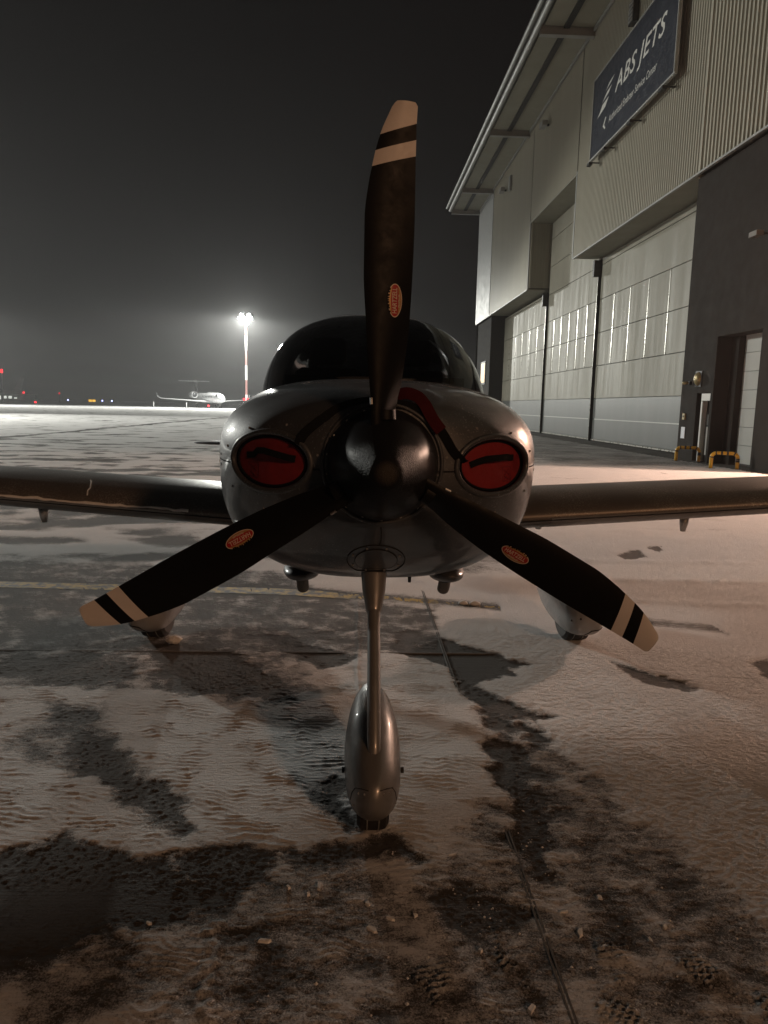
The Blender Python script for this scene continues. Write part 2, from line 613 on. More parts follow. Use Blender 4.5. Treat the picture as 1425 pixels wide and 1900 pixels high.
BARE = [
    [(-1.24, -0.04), (-1.16, -0.01), (-1.09, 0.05), (-1.01, 0.12), (-0.85, 0.03), (-0.66, -0.04), (-0.57, -0.15), (-0.42, -0.16), (-0.42, -0.25), (-0.55, -0.27), (-0.68, -0.32), (-0.73, -0.39), (-0.89, -0.39), (-1.03, -0.44)],
    [(-0.62, -0.01), (-0.56, 0.04), (-0.43, 0.06), (-0.3, 0.03), (-0.26, -0.04), (-0.32, -0.14), (-0.47, -0.17), (-0.56, -0.14)],
    [(-0.26, 0.01), (-0.1, 0.03), (0.04, 0.08), (0.16, -0.02), (0.0, -0.04), (-0.13, -0.07), (-0.23, -0.09)],
    [(-0.98, 0.42), (-0.87, 0.47), (-0.69, 0.32), (-0.6, 0.13), (-0.61, 0.06), (-0.71, 0.16)],
    [(-1.26, 1.96), (-1.11, 2.0), (-0.76, 1.79), (-0.62, 1.61), (-0.51, 1.48), (-0.36, 1.17), (-0.48, 1.22), (-0.6, 1.17), (-0.69, 1.24), (-0.89, 1.23), (-1.03, 1.45)],
    [(-0.52, 2.03), (-0.29, 1.91), (-0.08, 1.76), (-0.1, 1.61), (-0.24, 1.58), (-0.39, 1.77)],
    [(-0.55, 1.28), (-0.47, 1.31), (-0.37, 1.2), (-0.42, 1.11), (-0.5, 1.14)],
    [(0.16, 1.84), (0.22, 2.2), (0.32, 2.24), (0.28, 1.95), (0.48, 2.03), (0.68, 1.85), (0.9, 1.65), (0.84, 1.6), (0.75, 1.59), (0.78, 1.49), (0.65, 1.44), (0.54, 1.37), (0.64, 1.18), (0.83, 0.97), (0.68, 0.96), (0.59, 0.99), (0.63, 0.83), (0.54, 0.88), (0.51, 1.12), (0.45, 1.28), (0.44, 1.61), (0.32, 1.73)],
    [(0.47, 0.7), (0.58, 0.8), (0.6, 0.56), (0.55, 0.44), (0.6, 0.32), (0.55, 0.06), (0.51, -0.12), (0.48, -0.05), (0.47, 0.09), (0.48, 0.29), (0.47, 0.47)],
    [(0.65, 0.89), (0.74, 0.85), (0.76, 0.74), (0.69, 0.68), (0.65, 0.78)],
    [(1.37, 1.67), (1.51, 1.58), (1.66, 1.33), (1.59, 1.29), (1.46, 1.34), (1.39, 1.48)],
    [(-0.23, 0.32), (-0.19, 0.43), (-0.12, 0.47), (-0.09, 0.25), (-0.01, 0.13), (-0.1, 0.11), (-0.18, 0.2)],
    [(2.16, 1.72), (2.41, 1.77), (2.26, 1.47), (2.11, 1.46)],
    [(-1.57, 1.13), (-1.41, 1.16), (-1.18, 0.91), (-1.25, 0.83), (-1.42, 0.96)],
    [(-1.26, 0.68), (-1.21, 0.83), (-0.97, 0.64), (-0.89, 0.36), (-1.1, 0.47)],
    [(-1.99, 1.69), (-1.63, 1.8), (-1.26, 1.66), (-1.21, 1.42), (-1.51, 1.35), (-1.89, 1.49)],
    [(2.49, 4.67), (2.81, 4.96), (2.74, 4.56), (2.47, 4.43)],
    [(2.94, 5.19), (3.16, 5.12), (2.96, 4.83)],
    [(0.16, -0.22), (0.24, -0.17), (0.36, -0.2), (0.42, -0.29), (0.3, -0.35), (0.19, -0.31)],
]
THIN = [
    [(-1.22, -0.13), (-0.59, -0.14), (-0.23, -0.07), (0.17, -0.05), (0.55, 0.56), (0.72, 0.69), (0.84, 0.43), (1.02, -0.02), (1.11, -0.27), (1.14, -0.41), (0.94, -0.72), (0.9, -1.2), (-1.2, -1.2)],
    [(-1.46, 1.04), (-1.23, 1.16), (-0.97, 0.64), (-0.71, 0.36), (-0.59, 0.1), (-0.79, 0.13), (-1.08, 0.44), (-1.29, 0.51), (-1.52, 0.73)],
    [(0.48, 1.0), (0.65, 0.89), (0.89, 0.4), (0.72, 0.06), (0.51, 0.25), (0.48, 0.65)],
    [(-2.21, 1.9), (-1.26, 1.96), (-0.38, 1.94), (-0.22, 1.24), (-0.67, 1.11), (-1.0, 1.23), (-1.89, 1.28)],
    [(-4.2, 1.85), (-4.4, 2.85), (0.1, 2.85), (0.50, 2.75), (0.46, 1.9), (-0.4, 1.75)],
    [(-3.34, 4.1), (-0.71, 3.83), (-0.49, 3.38), (0.08, 2.73), (-0.52, 2.71), (-2.59, 2.64)],
]
FEET = [(0.12, -0.52, 70), (0.35, -0.45, 100), (0.60, -0.44, 60), (0.55, -0.62, 100), (0.82, -0.50, 125), (0.92, -0.66, 80), (-0.1, -0.74, 80)]
YL = [(-9.0, 3.62), (-2.68, 3.28), (-0.60, 3.16), (0.77, 2.84), (2.14, 2.38), (4.5, 1.5)]


def sstep(a, b, t):
    t = np.clip((np.asarray(t, float) - a) / (b - a), 0, 1)
    return t * t * (3 - 2 * t)


def snow_field(x, y):
    wx, wy = x + 0.10 * fbm(x * 2.3, y * 2.3, 3, 5), y + 0.10 * fbm(x * 2.3, y * 2.3, 3, 9)
    near = 1 - sstep(2.6, 5.0, y) * 1.0
    # wind-blown streaks across the apron, denser on the right
    st = fbm(wx * 0.55, wy * 1.25, 5, 21)
    far = 0.70 + 1.0 * st + 0.45 * sstep(0.2, 2.6, x) * (1 - sstep(15, 18, y)) + 0.2 * sstep(8, 30, y)
    wisp = np.clip(1 - np.abs(gnoise(wx * 1.2, wy * 1.7, 23)) * 3.2, -0.4, 1) * sstep(30, 14, y)
    far = far - 0.16 * sstep(0.5, -1.0, x) * sstep(30, 14, y) + 0.30 * wisp * sstep(1.0, -1.0, x)
    far = far - 0.75 * np.exp(-((x + 12.6 + 0.12 * np.sin(y * 0.6)) / (0.10 + 0.004 * y)) ** 2) * (y > 18)
    c = near * (0.93 + 0.18 * fbm(x * 1.7, y * 1.7, 3, 40)) + (1 - near) * far
    jx, jy = x + 0.035 * fbm(x * 9, y * 9, 3, 61), y + 0.05 * fbm(x * 9, y * 9, 3, 62)
    nearmask = (np.abs(x) < 4) & (y < 6)
    cn, xn, yn = c[nearmask], jx[nearmask], jy[nearmask]
    thn = fbm(xn * 5, yn * 7, 5, 77, 0.6)
    for i, p in enumerate(THIN):
        d = poly_sdf(xn, yn, p)
        w = 1 - sstep(-0.10, 0.10, d)
        cn = cn * (1 - w) + w * np.minimum(cn, (0.64 if i == 0 else 0.53 if i in (4, 5) else 0.62) + 0.36 * thn)
    thf = fbm(xn * 26, yn * 34, 3, 79)
    BAREK = {0: 0.26, 1: 0.26, 2: 0.3, 3: 0.42, 4: 0.34, 5: 0.2, 11: 0.3, 13: 0.7, 14: 0.66, 15: 0.6, 18: 0.25}
    for bi, p in enumerate(BARE):
        d = poly_sdf(xn, yn, p)
        k = BAREK.get(bi, 0.12)
        cn = cn * (k + (1 - k) * sstep(-0.075, 0.055, d + 0.05 * thn + 0.02 * thf))
    c[nearmask] = cn
    # yellow line mostly swept clear
    yl = np.interp(x, [p[0] for p in YL], [p[1] for p in YL])
    band = np.exp(-((y - yl) / 0.11) ** 2) * (x > -9) * (x < 4.5)
    clear = band * np.where(x < 0.95, 0.9, np.where((x > 1.6) & (x < 2.3), 0.7, 0.15)) * (0.75 + 0.6 * fbm(x * 2, y * 2, 3, 90))
    c = c - np.clip(clear, 0, 1) * 0.75
    # in front of the hangar doors the concrete is cleared
    hz = sstep(3.0, 6.0, x) * sstep(14.6, 16.5, y + 0.25 * fbm(x, y, 3, 93))
    c = c * (1 - hz) + hz * (0.62 + 0.10 * fbm(x * 0.8, y * 0.8, 3, 94))
    # joints stay visible where the snow is thin
    tread = np.zeros_like(x)
    for (fx, fy, ang) in FEET:
        a = R(ang)
        u = (x - fx) * math.cos(a) + (y - fy) * math.sin(a)
        v = -(x - fx) * math.sin(a) + (y - fy) * math.cos(a)
        inside = 1 - sstep(0.75, 1.0, np.sqrt((u / 0.125) ** 2 + (v / 0.048) ** 2) + 0.35 * fbm(x * 14, y * 14, 2, 8))
        lat = np.maximum(np.abs(np.sin((u + v * 0.8) * 140)), np.abs(np.sin((u - v * 0.8) * 140)))
        tread = np.maximum(tread, inside * sstep(0.86, 0.99, lat) * sstep(-0.35, 0.35, fbm(x * 9, y * 9, 3, 27)))
    c = np.maximum(c, tread * 0.85)
    c = np.clip(c, 0, 1.1)
    # height: drifts, ripples, crumbly rims
    fall = np.exp(-np.maximum(0, y - 1) / 9.0)
    rx, ry = x + 0.02 * fbm(x * 6, y * 6, 2, 31), y + 0.02 * fbm(x * 6, y * 6, 2, 33)
    ph = ry * 34 + rx * 6 + 1.5 * fbm(x * 4.5, y * 4.5, 3, 31) + 1.1 * gnoise(x * 13, y * 9, 35)
    wave = np.abs(np.sin(np.pi * ph)) ** 0.8
    amp = np.clip(0.5 + 1.5 * gnoise(x * 6, y * 8, 36) + 0.8 * gnoise(x * 22, y * 30, 37), 0.05, 1.3)
    lines = (1 - wave) * amp
    worm = np.clip(1 - np.abs(gnoise(rx * 24, ry * 30, 3)) * 4.0, 0, 1)
    rs = sstep(0.3, 0.9, x + 0.3 * fbm(x * 2, y * 2, 2, 38))
    rip = lines * (1 - rs) + worm * 0.75 * rs + 0.3 * gnoise(x * 70, y * 90, 39)
    drift = 0.5 + fbm(x * 1.1, y * 1.6, 3, 50)
    crumb = np.clip(gnoise(x * 45, y * 45, 71), 0, 1) + np.clip(gnoise(x * 90, y * 90, 72), 0, 1)
    thinw = np.clip(1.2 - c * 1.4, 0, 1)
    h = 0.013 * sstep(0.25, 1.0, c) * (0.4 + 0.7 * drift)
    h += (0.0050 * np.clip(rip, 0, 1.5) * sstep(0.45, 0.95, c) + 0.0095 * crumb * thinw * sstep(0.08, 0.3, c)) * fall
    h += tread * 0.006
    # ridge scraped up by a boot
    rd = poly_sdf(x, y, [(-0.46, -0.30), (-0.42, -0.31), (-0.385, -0.62), (-0.44, -0.62)]) if x.size else 0
    rg = 1 - sstep(-0.015, 0.02, rd + 0.02 * fbm(x * 20, y * 20, 3, 13))
    h += rg * 0.008 * (0.6 + 1.0 * gnoise(x * 40, y * 40, 14))
    c = np.maximum(c, rg * 0.72)
    h += 0.007 * np.exp(-((x + 0.055 + 0.004 * np.sin(y * 9)) / 0.007) ** 2) * sstep(0.9, 1.1, y) * (1 - sstep(2.8, 3.1, y))
    # tyre tracks and old furrows across the right side
    for (x0, y0, x1, y1) in ((1.2, 3.66, 6.0, 3.42), (1.5, 3.02, 6.0, 2.55), (1.0, 4.4, 7, 4.2)):
        t = (x - x0) / (x1 - x0)
        yy = y0 + (y1 - y0) * t + 0.03 * fbm(x * 2, x * 0 + y0, 2, 15)
        e = np.exp(-((y - yy) / 0.035) ** 2) * sstep(0, 0.1, t) * (1 - sstep(0.95, 1, t))
        h += e * 0.016 * (0.6 + 0.9 * gnoise(x * 8, y * 8, 16))
    return c, h


def ground():
    g = MB()
    s = 1500.0
    g.add([(-s, -s, -0.014), (s, -s, -0.014), (s, s, -0.014), (-s, s, -0.014)], [(0, 1, 2, 3)])
    o = g.build('ground', 'apron')
    o['kind'] = 'structure'
    o['label'] = 'snow-dusted concrete airport apron reaching the dark horizon'
    # paved slabs with recessed joints
    pv = bpy.data.objects.new('pavement', None)
    COL.objects.link(pv)
    pv['kind'] = 'structure'
    pv['label'] = 'large square concrete slabs of the apron under the airplane'
    S, gap, ch = 6.5, 0.008, 0.006
    a, b = S / 2 - gap, S / 2 - gap - ch
    v = [(sx * a, sy * a, -0.2) for sx, sy in ((-1, -1), (1, -1), (1, 1), (-1, 1))] + \
        [(sx * a, sy * a, -ch) for sx, sy in ((-1, -1), (1, -1), (1, 1), (-1, 1))] + \
        [(sx * b, sy * b, 0) for sx, sy in ((-1, -1), (1, -1), (1, 1), (-1, 1))]
    f = [(8, 9, 10, 11)] + [(i, (i + 1) % 4, (i + 1) % 4 + 4, i + 4) for i in range(4)] + [(i + 4, (i + 1) % 4 + 4, (i + 1) % 4 + 8, i + 8) for i in range(4)]
    me = bpy.data.meshes.new('slab')
    me.from_pydata(v, [], f)
    me.materials.append(MATS['concrete'])
    for i in range(-4, 2):
        for j in range(-2, 8):
            so = link('slab', me, pv)
            so.location = (0.44 + 6.5 * i + 3.25, 1.83 + 6.5 * j + 3.25, random.uniform(-0.0012, 0))
    # twin sealant beads along the joints between the slabs
    for i in range(-4, 3):
        for d in (-0.0055, 0.0055):
            xx = 0.44 + 6.5 * i + d
            box('joint_seal', xx - 0.003, xx + 0.003, 1.83 - 13, 1.83 + 52, -0.013, 0.0080, 'joint_grey', pv)
    for j in range(-2, 9):
        for d in (-0.0055, 0.0055):
            yy = 1.83 + 6.5 * j + d
            box('joint_seal', 0.44 - 26, 0.44 + 13, yy - 0.003, yy + 0.003, -0.0135, 0.0072, 'joint_grey', pv)
    # yellow guide line painted over the slabs
    ln = MB()
    n = 60
    px = np.linspace(YL[0][0], YL[-1][0], n)
    py = np.interp(px, [p[0] for p in YL], [p[1] for p in YL])
    v, f = [], []
    for i in range(n):
        v += [(px[i], py[i] - 0.085, 0.0035), (px[i], py[i] + 0.085, 0.0035)]
        if i:
            f.append((2 * i - 2, 2 * i, 2 * i + 1, 2 * i - 1))
    ln.add(v, f)
    ln.build('painted_line', 'yellow_paint', pv)
    # snow sheet
    nc = 720
    r = np.concatenate([0.85 * np.exp(np.linspace(0, math.log(4.5 / 0.85), 800)), 4.5 * np.exp(np.linspace(0, math.log(150 / 4.5), 321)[1:])])
    nr = len(r)
    th = np.radians(np.linspace(-52, 52, nc))
    rr, tt = np.meshgrid(r, th, indexing='ij')
    x = (rr * np.sin(tt)).ravel()
    y = (-2.2 + rr * np.cos(tt)).ravel()
    c, h = snow_field(x, y)
    z = 0.001 + h
    idx = np.arange(nr * nc).reshape(nr, nc)
    q = np.stack([idx[:-1, :-1], idx[:-1, 1:], idx[1:, 1:], idx[1:, :-1]], -1).reshape(-1, 4)[:, ::-1]
    keep = x[q].max(1) < 9.45
    q = q[keep]
    used = np.unique(q)
    remap = np.zeros(nr * nc, np.int64)
    remap[used] = np.arange(len(used))
    q = remap[q]
    me = bpy.data.meshes.new('snow')
    me.vertices.add(len(used))
    me.vertices.foreach_set('co', np.stack([x[used], y[used], z[used]], -1).astype(np.float32).ravel())
    me.loops.add(q.size)
    me.loops.foreach_set('vertex_index', q.astype(np.int32).ravel())
    me.polygons.add(len(q))
    me.polygons.foreach_set('loop_start', np.arange(0, q.size, 4, dtype=np.int32))
    me.polygons.foreach_set('use_smooth', np.ones(len(q), bool))
    me.materials.append(MATS['snow'])
    at = me.attributes.new('cover', 'FLOAT', 'POINT')
    at.data.foreach_set('value', c[used].astype(np.float32))
    me.update(calc_edges=True)
    me.validate()
    so = link('snow', me)
    tag(so, 'thin wind-rippled snow drifted over the apron slabs', 'snow', kind='stuff')


ground()


# ------------------------------------------------------------------ hangar
DOORX, WALLX, CLADX = 10.7, 9.7, 9.5
CB, ROOFZ = 8.15, 16.95


def corrugated(name, y0, y1, z0, z1, parent, pitch=0.16, depth=0.035, mat='cladding'):
    n = max(2, int(round((y1 - y0) / pitch)))
    p = (y1 - y0) / n
    prof = []
    for i in range(n):
        a = y0 + i * p
        prof += [(a, 0.0), (a + 0.40 * p, 0.0), (a + 0.56 * p, depth), (a + 0.84 * p, depth)]
    prof.append((y1, 0.0))
    v, f = [], []
    for (yy, d) in prof:
        v += [(CLADX + d, yy, z0), (CLADX + d, yy, z1)]
    for i in range(len(prof) - 1):
        f.append((2 * i, 2 * i + 1, 2 * i + 3, 2 * i + 2))
    return MB().add(v, f).build(name, mat, parent)


def hangar():
    h = thing('hangar', 'tall pale corrugated aircraft hangar with dark lower walls and big sliding doors', 'hangar', (12, 35, 0))
    YN, YF = -24.0, 57.5
    # upper cladding sheets
    corrugated('cladding_sheet', 39.65, 51.4, CB, ROOFZ, h)
    corrugated('cladding_sheet', 31.0, 39.55, 11.8, ROOFZ, h)
    corrugated('cladding_sheet', 18.95, 30.9, CB, ROOFZ, h)
    corrugated('cladding_sheet', YN, 18.85, CB, ROOFZ, h, 0.2, 0.05)
    box('corner_panel', CLADX - 0.02, CLADX + 0.08, 51.45, YF, CB, ROOFZ, 'corner_trim', h)
    for yy in (39.6, 30.95):
        box('edge_trim', CLADX - 0.012, CLADX + 0.06, yy - 0.05, yy + 0.05, CB, 11.85, 'corner_trim', h)
    box('edge_trim', CLADX - 0.012, CLADX + 0.05, 18.86, 18.94, CB, ROOFZ, 'cladding', h)
    # bottom drip edges and soffits under the projecting cladding
    box('drip_edge', CLADX - 0.015, CLADX + 0.08, 39.65, YF, CB - 0.06, CB - 0.002, 'roof_steel', h)
    box('drip_edge', CLADX - 0.015, CLADX + 0.08, YN, 30.9, CB - 0.06, CB - 0.002, 'roof_steel', h)
    box('door_soffit', CLADX + 0.085, DOORX + 0.4, 39.65, 51.5, CB - 0.03, CB + 0.05, 'soffit', h)
    box('door_soffit', CLADX + 0.085, DOORX + 0.4, 19.36, 30.9, CB - 0.03, CB + 0.05, 'soffit', h)
    box('door_soffit', CLADX + 0.01, DOORX + 0.4, 31.0, 39.5, 11.72, 11.79, 'soffit', h)
    # sides of the tall notch for aircraft tails, ribbed
    nb = MB()
    for k in range(8):
        x0 = CLADX + 0.07 + k * 0.16
        nb.box(x0, x0 + 0.1, 39.44, 39.53, CB + 0.06, 11.715)
        nb.box(x0 + 0.1, x0 + 0.16, 39.48, 39.53, CB + 0.06, 11.715)
    nb.build('notch_side', 'cladding', h)
    box('notch_side', CLADX + 0.07, DOORX + 0.3, 31.0, 31.06, CB + 0.06, 11.715, 'cladding', h)
    # dark lower walls: far pier, wall between big doors and open bay, wall beyond the bay
    box('pier', WALLX, DOORX + 0.6, 51.5, YF - 0.05, 0.0, CB - 0.065, 'dark_render', h)
    w = MB()
    def wall(y0, y1, z0, z1, x0=WALLX, x1=WALLX + 0.5):
        w.box(x0, x1, y0, y1, z0, z1)
    TOP = CB - 0.065
    wall(18.35, 19.36, 0, TOP, WALLX, DOORX + 0.5)
    wall(17.55, 18.35, 1.95, TOP)
    wall(17.42, 17.55, 0, TOP)
    wall(15.25, 17.42, 3.45, TOP)
    wall(14.3, 15.25, 0, TOP)
    wall(5.5, 14.3, 5.6, TOP)
    wall(YN, 5.5, 0, TOP)
    w.build('lower_wall', 'dark_render', h)
    # window in the far pier, lit from inside
    wf = MB()
    wf.box(WALLX - 0.05, WALLX - 0.002, 53.05, 54.95, 3.2, 4.95)
    wo = wf.build('window', 'dark_trim', h)
    box('pane', WALLX - 0.062, WALLX - 0.052, 53.2, 54.8, 3.35, 4.8, 'window_lit', wo)
    # sliding door leaves
    leaves = [(39.5, 51.45, 7.95), (30.65, 39.3, 11.7), (19.42, 30.45, 8.1)]
    for li, (y0, y1, top) in enumerate(leaves):
        lf = MB().box(DOORX + 0.08, DOORX + 0.16, y0, y1, 0.06, top).build('sliding_door', 'roof_steel', h)
        rows = [(0.10, 1.0), (1.0, 1.93), (1.93, 3.38), (3.38, 4.84), (4.84, 6.3), (6.3, 7.8), (7.8, 9.3), (9.3, 10.8), (10.8, 12.0)]
        for (z0, z1) in rows:
            z1 = min(z1, top)
            if z0 >= top - 0.1:
                break
            mat = 'door_band' if z1 < 2.0 else 'door_panel'
            cols = 6 if 3.3 < z0 < 6.0 else 1
            for c in range(cols):
                ya = y0 + 0.04 + (y1 - y0 - 0.08) * c / cols
                yb = y0 + 0.04 + (y1 - y0 - 0.08) * (c + 1) / cols
                e = 0.010 if cols > 1 else 0.0
                dx = random.uniform(0, 0.003)
                box('panel', DOORX + dx, DOORX + 0.07, ya + e, yb - e, z0 + 0.015, z1 - 0.015, mat, lf)
            if cols > 1:
                for c in range(1, cols):
                    yc = y0 + 0.04 + (y1 - y0 - 0.08) * c / cols
                    box('mullion', DOORX - 0.012, DOORX + 0.03, yc - 0.022, yc + 0.022, z0 + 0.02, z1 - 0.02, 'mullion_metal', lf)
        box('bottom_rail', DOORX - 0.03, DOORX + 0.09, y0 + 0.02, y1 - 0.02, 0.04, 0.095, 'mullion_metal', lf)
        box('band_rail', DOORX - 0.02, DOORX - 0.001, y0 + 0.3, y1 - 0.3, 0.98, 1.02, 'roller_panel', lf)
    for yy, tp in ((39.4, 7.95), (30.55, 8.05)):
        g = box('guide_post', DOORX - 0.10, DOORX + 0.1, yy - 0.045, yy + 0.045, 0.0, tp, 'dark_trim', h)
        box('guide_strip', DOORX - 0.115, DOORX - 0.102, yy - 0.012, yy + 0.012, 0.05, tp - 0.9, 'mullion_metal', g)
        box('guide_bracket', DOORX - 0.34, DOORX - 0.118, yy - 0.10, yy + 0.10, tp - 0.75, tp - 0.05, 'dark_trim', g)
    box('door_head', DOORX - 0.05, DOORX + 0.3, 19.4, 30.4, 8.2, 8.9, 'dark_trim', h)
    # roof edge: soffit sheets between beams, centre strip, gutter pipes
    beams = [57.3, 51.6, 40.7, 29.6, 18.5, 7.4, -3.7, -13.5, -23.5]
    for a, b in zip(beams[1:], beams[:-1]):
        box('roof_soffit', 7.35, CLADX - 0.02, a + 0.14, b - 0.14, ROOFZ + 0.02, ROOFZ + 0.1, 'soffit', h)
        box('soffit_strip', 8.16, 8.40, a + 0.14, b - 0.14, ROOFZ - 0.06, ROOFZ + 0.015, 'dark_trim', h)
        box('wall_capping', CLADX - 0.1, CLADX - 0.022, a + 0.14, b - 0.14, ROOFZ - 0.12, ROOFZ + 0.01, 'roof_steel', h)
    for y in beams:
        bm_ = MB()
        bm_.box(7.2, CLADX - 0.005, y - 0.02, y + 0.02, ROOFZ - 0.27, ROOFZ + 0.15)
        bm_.box(7.2, CLADX - 0.005, y - 0.13, y + 0.13, ROOFZ - 0.30, ROOFZ - 0.272)
        bm_.build('roof_beam', 'roof_steel', h)
    MB().tube([(7.12, YN, ROOFZ + 0.02), (7.12, YF, ROOFZ + 0.02)], 0.13, 14).build('gutter', 'roof_steel', h, True)
    MB().tube([(6.86, YN, ROOFZ + 0.2), (6.86, YF, ROOFZ + 0.2)], 0.10, 14).build('edge_pipe', 'roof_steel', h, True)
    box('roof', 6.95, 30, YN, YF, ROOFZ + 0.25, ROOFZ + 0.6, 'roof_steel', h)
    box('back_wall', 29.5, 30, YN, YF, 0, ROOFZ + 0.2, 'dark_render', h)
    box('gable_wall', CLADX + 0.1, 29.4, YF - 0.04, YF, 0, ROOFZ + 0.2, 'dark_render', h)
    box('near_wall', CLADX + 0.1, 29.4, YN, YN + 0.04, 0, ROOFZ + 0.2, 'dark_render', h)
    # small service door, slightly set back, with frame and glazed strip
    d = box('service_door', WALLX + 0.18, WALLX + 0.24, 17.57, 18.33, 0.02, 1.93, 'dark_trim', h)
    box('frame', WALLX + 0.02, WALLX + 0.17, 18.02, 18.10, 0.02, 1.72, 'sign_white', d)
    box('frame', WALLX + 0.02, WALLX + 0.17, 17.60, 18.10, 1.73, 1.93, 'sign_white', d)
    box('pane', WALLX + 0.155, WALLX + 0.175, 17.72, 17.96, 0.2, 1.0, 'roller_panel', d)
    box('pane', WALLX + 0.155, WALLX + 0.175, 17.64, 18.0, 1.05, 1.35, 'door_band', d)
    box('handle', WALLX + 0.09, WALLX + 0.15, 17.62, 17.68, 0.95, 1.12, 'steel', d)
    # roller door with its sections
    rd = box('roller_door', WALLX + 0.62, WALLX + 0.68, 15.3, 17.5, 0.0, 3.5, 'dark_trim', h)
    for k in range(7):
        box('section', WALLX + 0.56, WALLX + 0.615, 15.33, 17.0, 0.06 + k * 0.49, 0.06 + k * 0.49 + 0.478, 'roller_panel', rd)
    box('jamb', WALLX + 0.4, WALLX + 0.6, 17.02, 17.4, 0, 3.44, 'dark_render', rd)
    # open lit bay farther along the wall
    r = MB()
    r.box(WALLX + 0.5, 18, 14.3, 14.4, 0, 5.6)
    r.box(WALLX + 0.5, 18, 5.4, 5.5, 0, 5.6)
    r.box(18, 18.1, 5.4, 14.4, 0, 5.6)
    r.box(WALLX + 0.5, 18.1, 5.4, 14.4, 5.61, 5.7)
    r.build('bay_wall', 'room_wall', h)
    for k in range(5):
        box('bay_column', 17.8, 17.98, 6.6 + k * 1.7, 6.8 + k * 1.7, 0, 5.55, 'dark_trim', h)
    return h


hangar()


def hangar_fittings():
    # sign board
    s = thing('sign', 'dark navy hangar sign with white italic lettering and slanted bar emblem', 'sign', (9.2, 24.4, 11.4))
    bd = MB().box(9.20, 9.28, 20.5, 28.2, 11.42, 14.35).build('board', 'sign_navy', s)
    fr = MB()
    for (y0, y1, z0, z1) in ((20.44, 20.498, 11.36, 14.41), (28.202, 28.26, 11.36, 14.41), (20.5, 28.2, 11.36, 11.418), (20.5, 28.2, 14.352, 14.41)):
        fr.box(9.18, 9.29, y0, y1, z0, z1)
    fr.build('frame', 'roof_steel', s)
    X = 9.194

    def put(name, txt, ystart, yend, z, cap, shear, bold):
        v, f = text2d(txt, 1.0, shear, bold, 1.08)
        w0, w1 = min(p[0] for p in v), max(p[0] for p in v)
        hh = max(p[1] for p in v) if name == 'lettering' else 0.73
        k = (ystart - yend) / (w1 - w0)
        MB().add([(X, ystart - (p[0] - w0) * k, z + p[1] / hh * cap) for p in v], f).build(name, 'sign_white', s)
    put('lettering', 'ABS JETS', 25.7, 21.3, 12.95, 0.60, 0.30, 0.012)
    put('small_lettering', 'Authorized Embraer Service Center', 26.2, 21.85, 12.10, 0.26, 0.25, 0.004)
    # emblem: three slanted swept bars
    for k, (ya, yb, z0, z1) in enumerate(((27.6, 26.35, 12.74, 13.10), (27.1, 26.05, 13.12, 13.40), (26.75, 25.8, 13.42, 13.66))):
        MB().add([(X, ya, z0), (X, yb + 0.35, z0 + 0.12), (X, yb, z1), (X, ya - 0.55, z1 - 0.05), (X, ya - 0.35, z0 + 0.16)], [(0, 1, 2, 3, 4)]).build('emblem_bar', 'sign_white', s)
    MB().add([(X, 26.85, 12.2), (X, 26.62, 12.02), (X, 26.54, 12.06), (X, 26.70, 12.2), (X, 26.50, 12.42), (X, 26.58, 12.46)], [(0, 1, 2, 3), (0, 3, 4, 5)]).build('arrow_mark', 'sign_white', s)
    # lamp rail under the sign
    MB().tube([(9.12, 20.2, 11.30), (9.12, 28.2, 11.30)], 0.03, 8).build('rail', 'roof_steel', s)
    for yy in (21.0, 23.6, 26.2, 27.9):
        MB().box(9.02, 9.16, yy - 0.16, yy + 0.16, 11.1, 11.2).box(9.10, 9.49, yy - 0.02, yy + 0.02, 11.2, 11.24).build('rail_bracket', 'dark_trim', s)
    # fittings on the facade
    p = thing('vent_louvre', 'narrow dark louvred box on the cladding above the sign', 'vent', (9.49, 24.9, 14.9))
    MB().box(9.30, 9.495, 24.6, 25.05, 14.85, 15.6).build('housing', 'dark_trim', p)
    for k in range(5):
        box('slat', 9.27, 9.298, 24.64, 25.01, 14.9 + k * 0.14, 14.98 + k * 0.14, 'roof_steel', p)
    for (y, z, lab) in ((36.4, 15.75, 'grey box floodlight on the cladding above the door notch'),
                        (46.9, 15.55, 'small dark floodlight on the cladding near the far corner')):
        f = thing('floodlight', lab, 'floodlight', (9.49, y, z), 'unlit floodlights on the hangar front')
        MB().box(9.05, 9.32, y - 0.33, y + 0.33, z - 0.12, z + 0.12).build('housing', 'roof_steel', f)
        MB().box(9.32, 9.49, y - 0.04, y + 0.04, z - 0.05, z + 0.05).build('bracket', 'dark_trim', f)
    f = thing('junction_box', 'flat pale box on the cladding beside the far floodlight', 'box', (9.49, 45.4, 15.2))
    MB().box(9.36, 9.495, 45.2, 45.55, 15.1, 16.0).build('housing', 'roof_steel', f)
    box('cover', 9.34, 9.358, 45.24, 45.51, 15.15, 15.95, 'corner_trim', f)
    # domed wall lamp, unlit
    l = thing('wall_lamp', 'oval brass-coloured dome lamp on the dark wall above the service door', 'wall lamp', (9.69, 18.3, 2.35))
    rings = []
    for i in range(7):
        a = i / 6 * math.pi / 2
        rings.append([(9.69 - 0.13 * math.sin(a), 18.3 + 0.17 * math.cos(a) * math.cos(t) + 0.0, 2.35 + 0.2 * math.cos(a) * math.sin(t)) for t in np.linspace(0, 2 * math.pi, 20, endpoint=False)])
    MB().loft(rings).build('dome', 'lamp_brass', l, True)
    box('backplate', 9.672, 9.698, 18.11, 18.49, 2.13, 2.57, 'dark_trim', l)
    c = thing('security_camera', 'tiny camera on the dark wall beside the dome lamp', 'camera', (9.69, 18.9, 2.25))
    MB().tube([(9.69, 18.85, 2.26), (9.52, 18.95, 2.24)], 0.045, 10).build('body', 'lamp_brass', c, True)
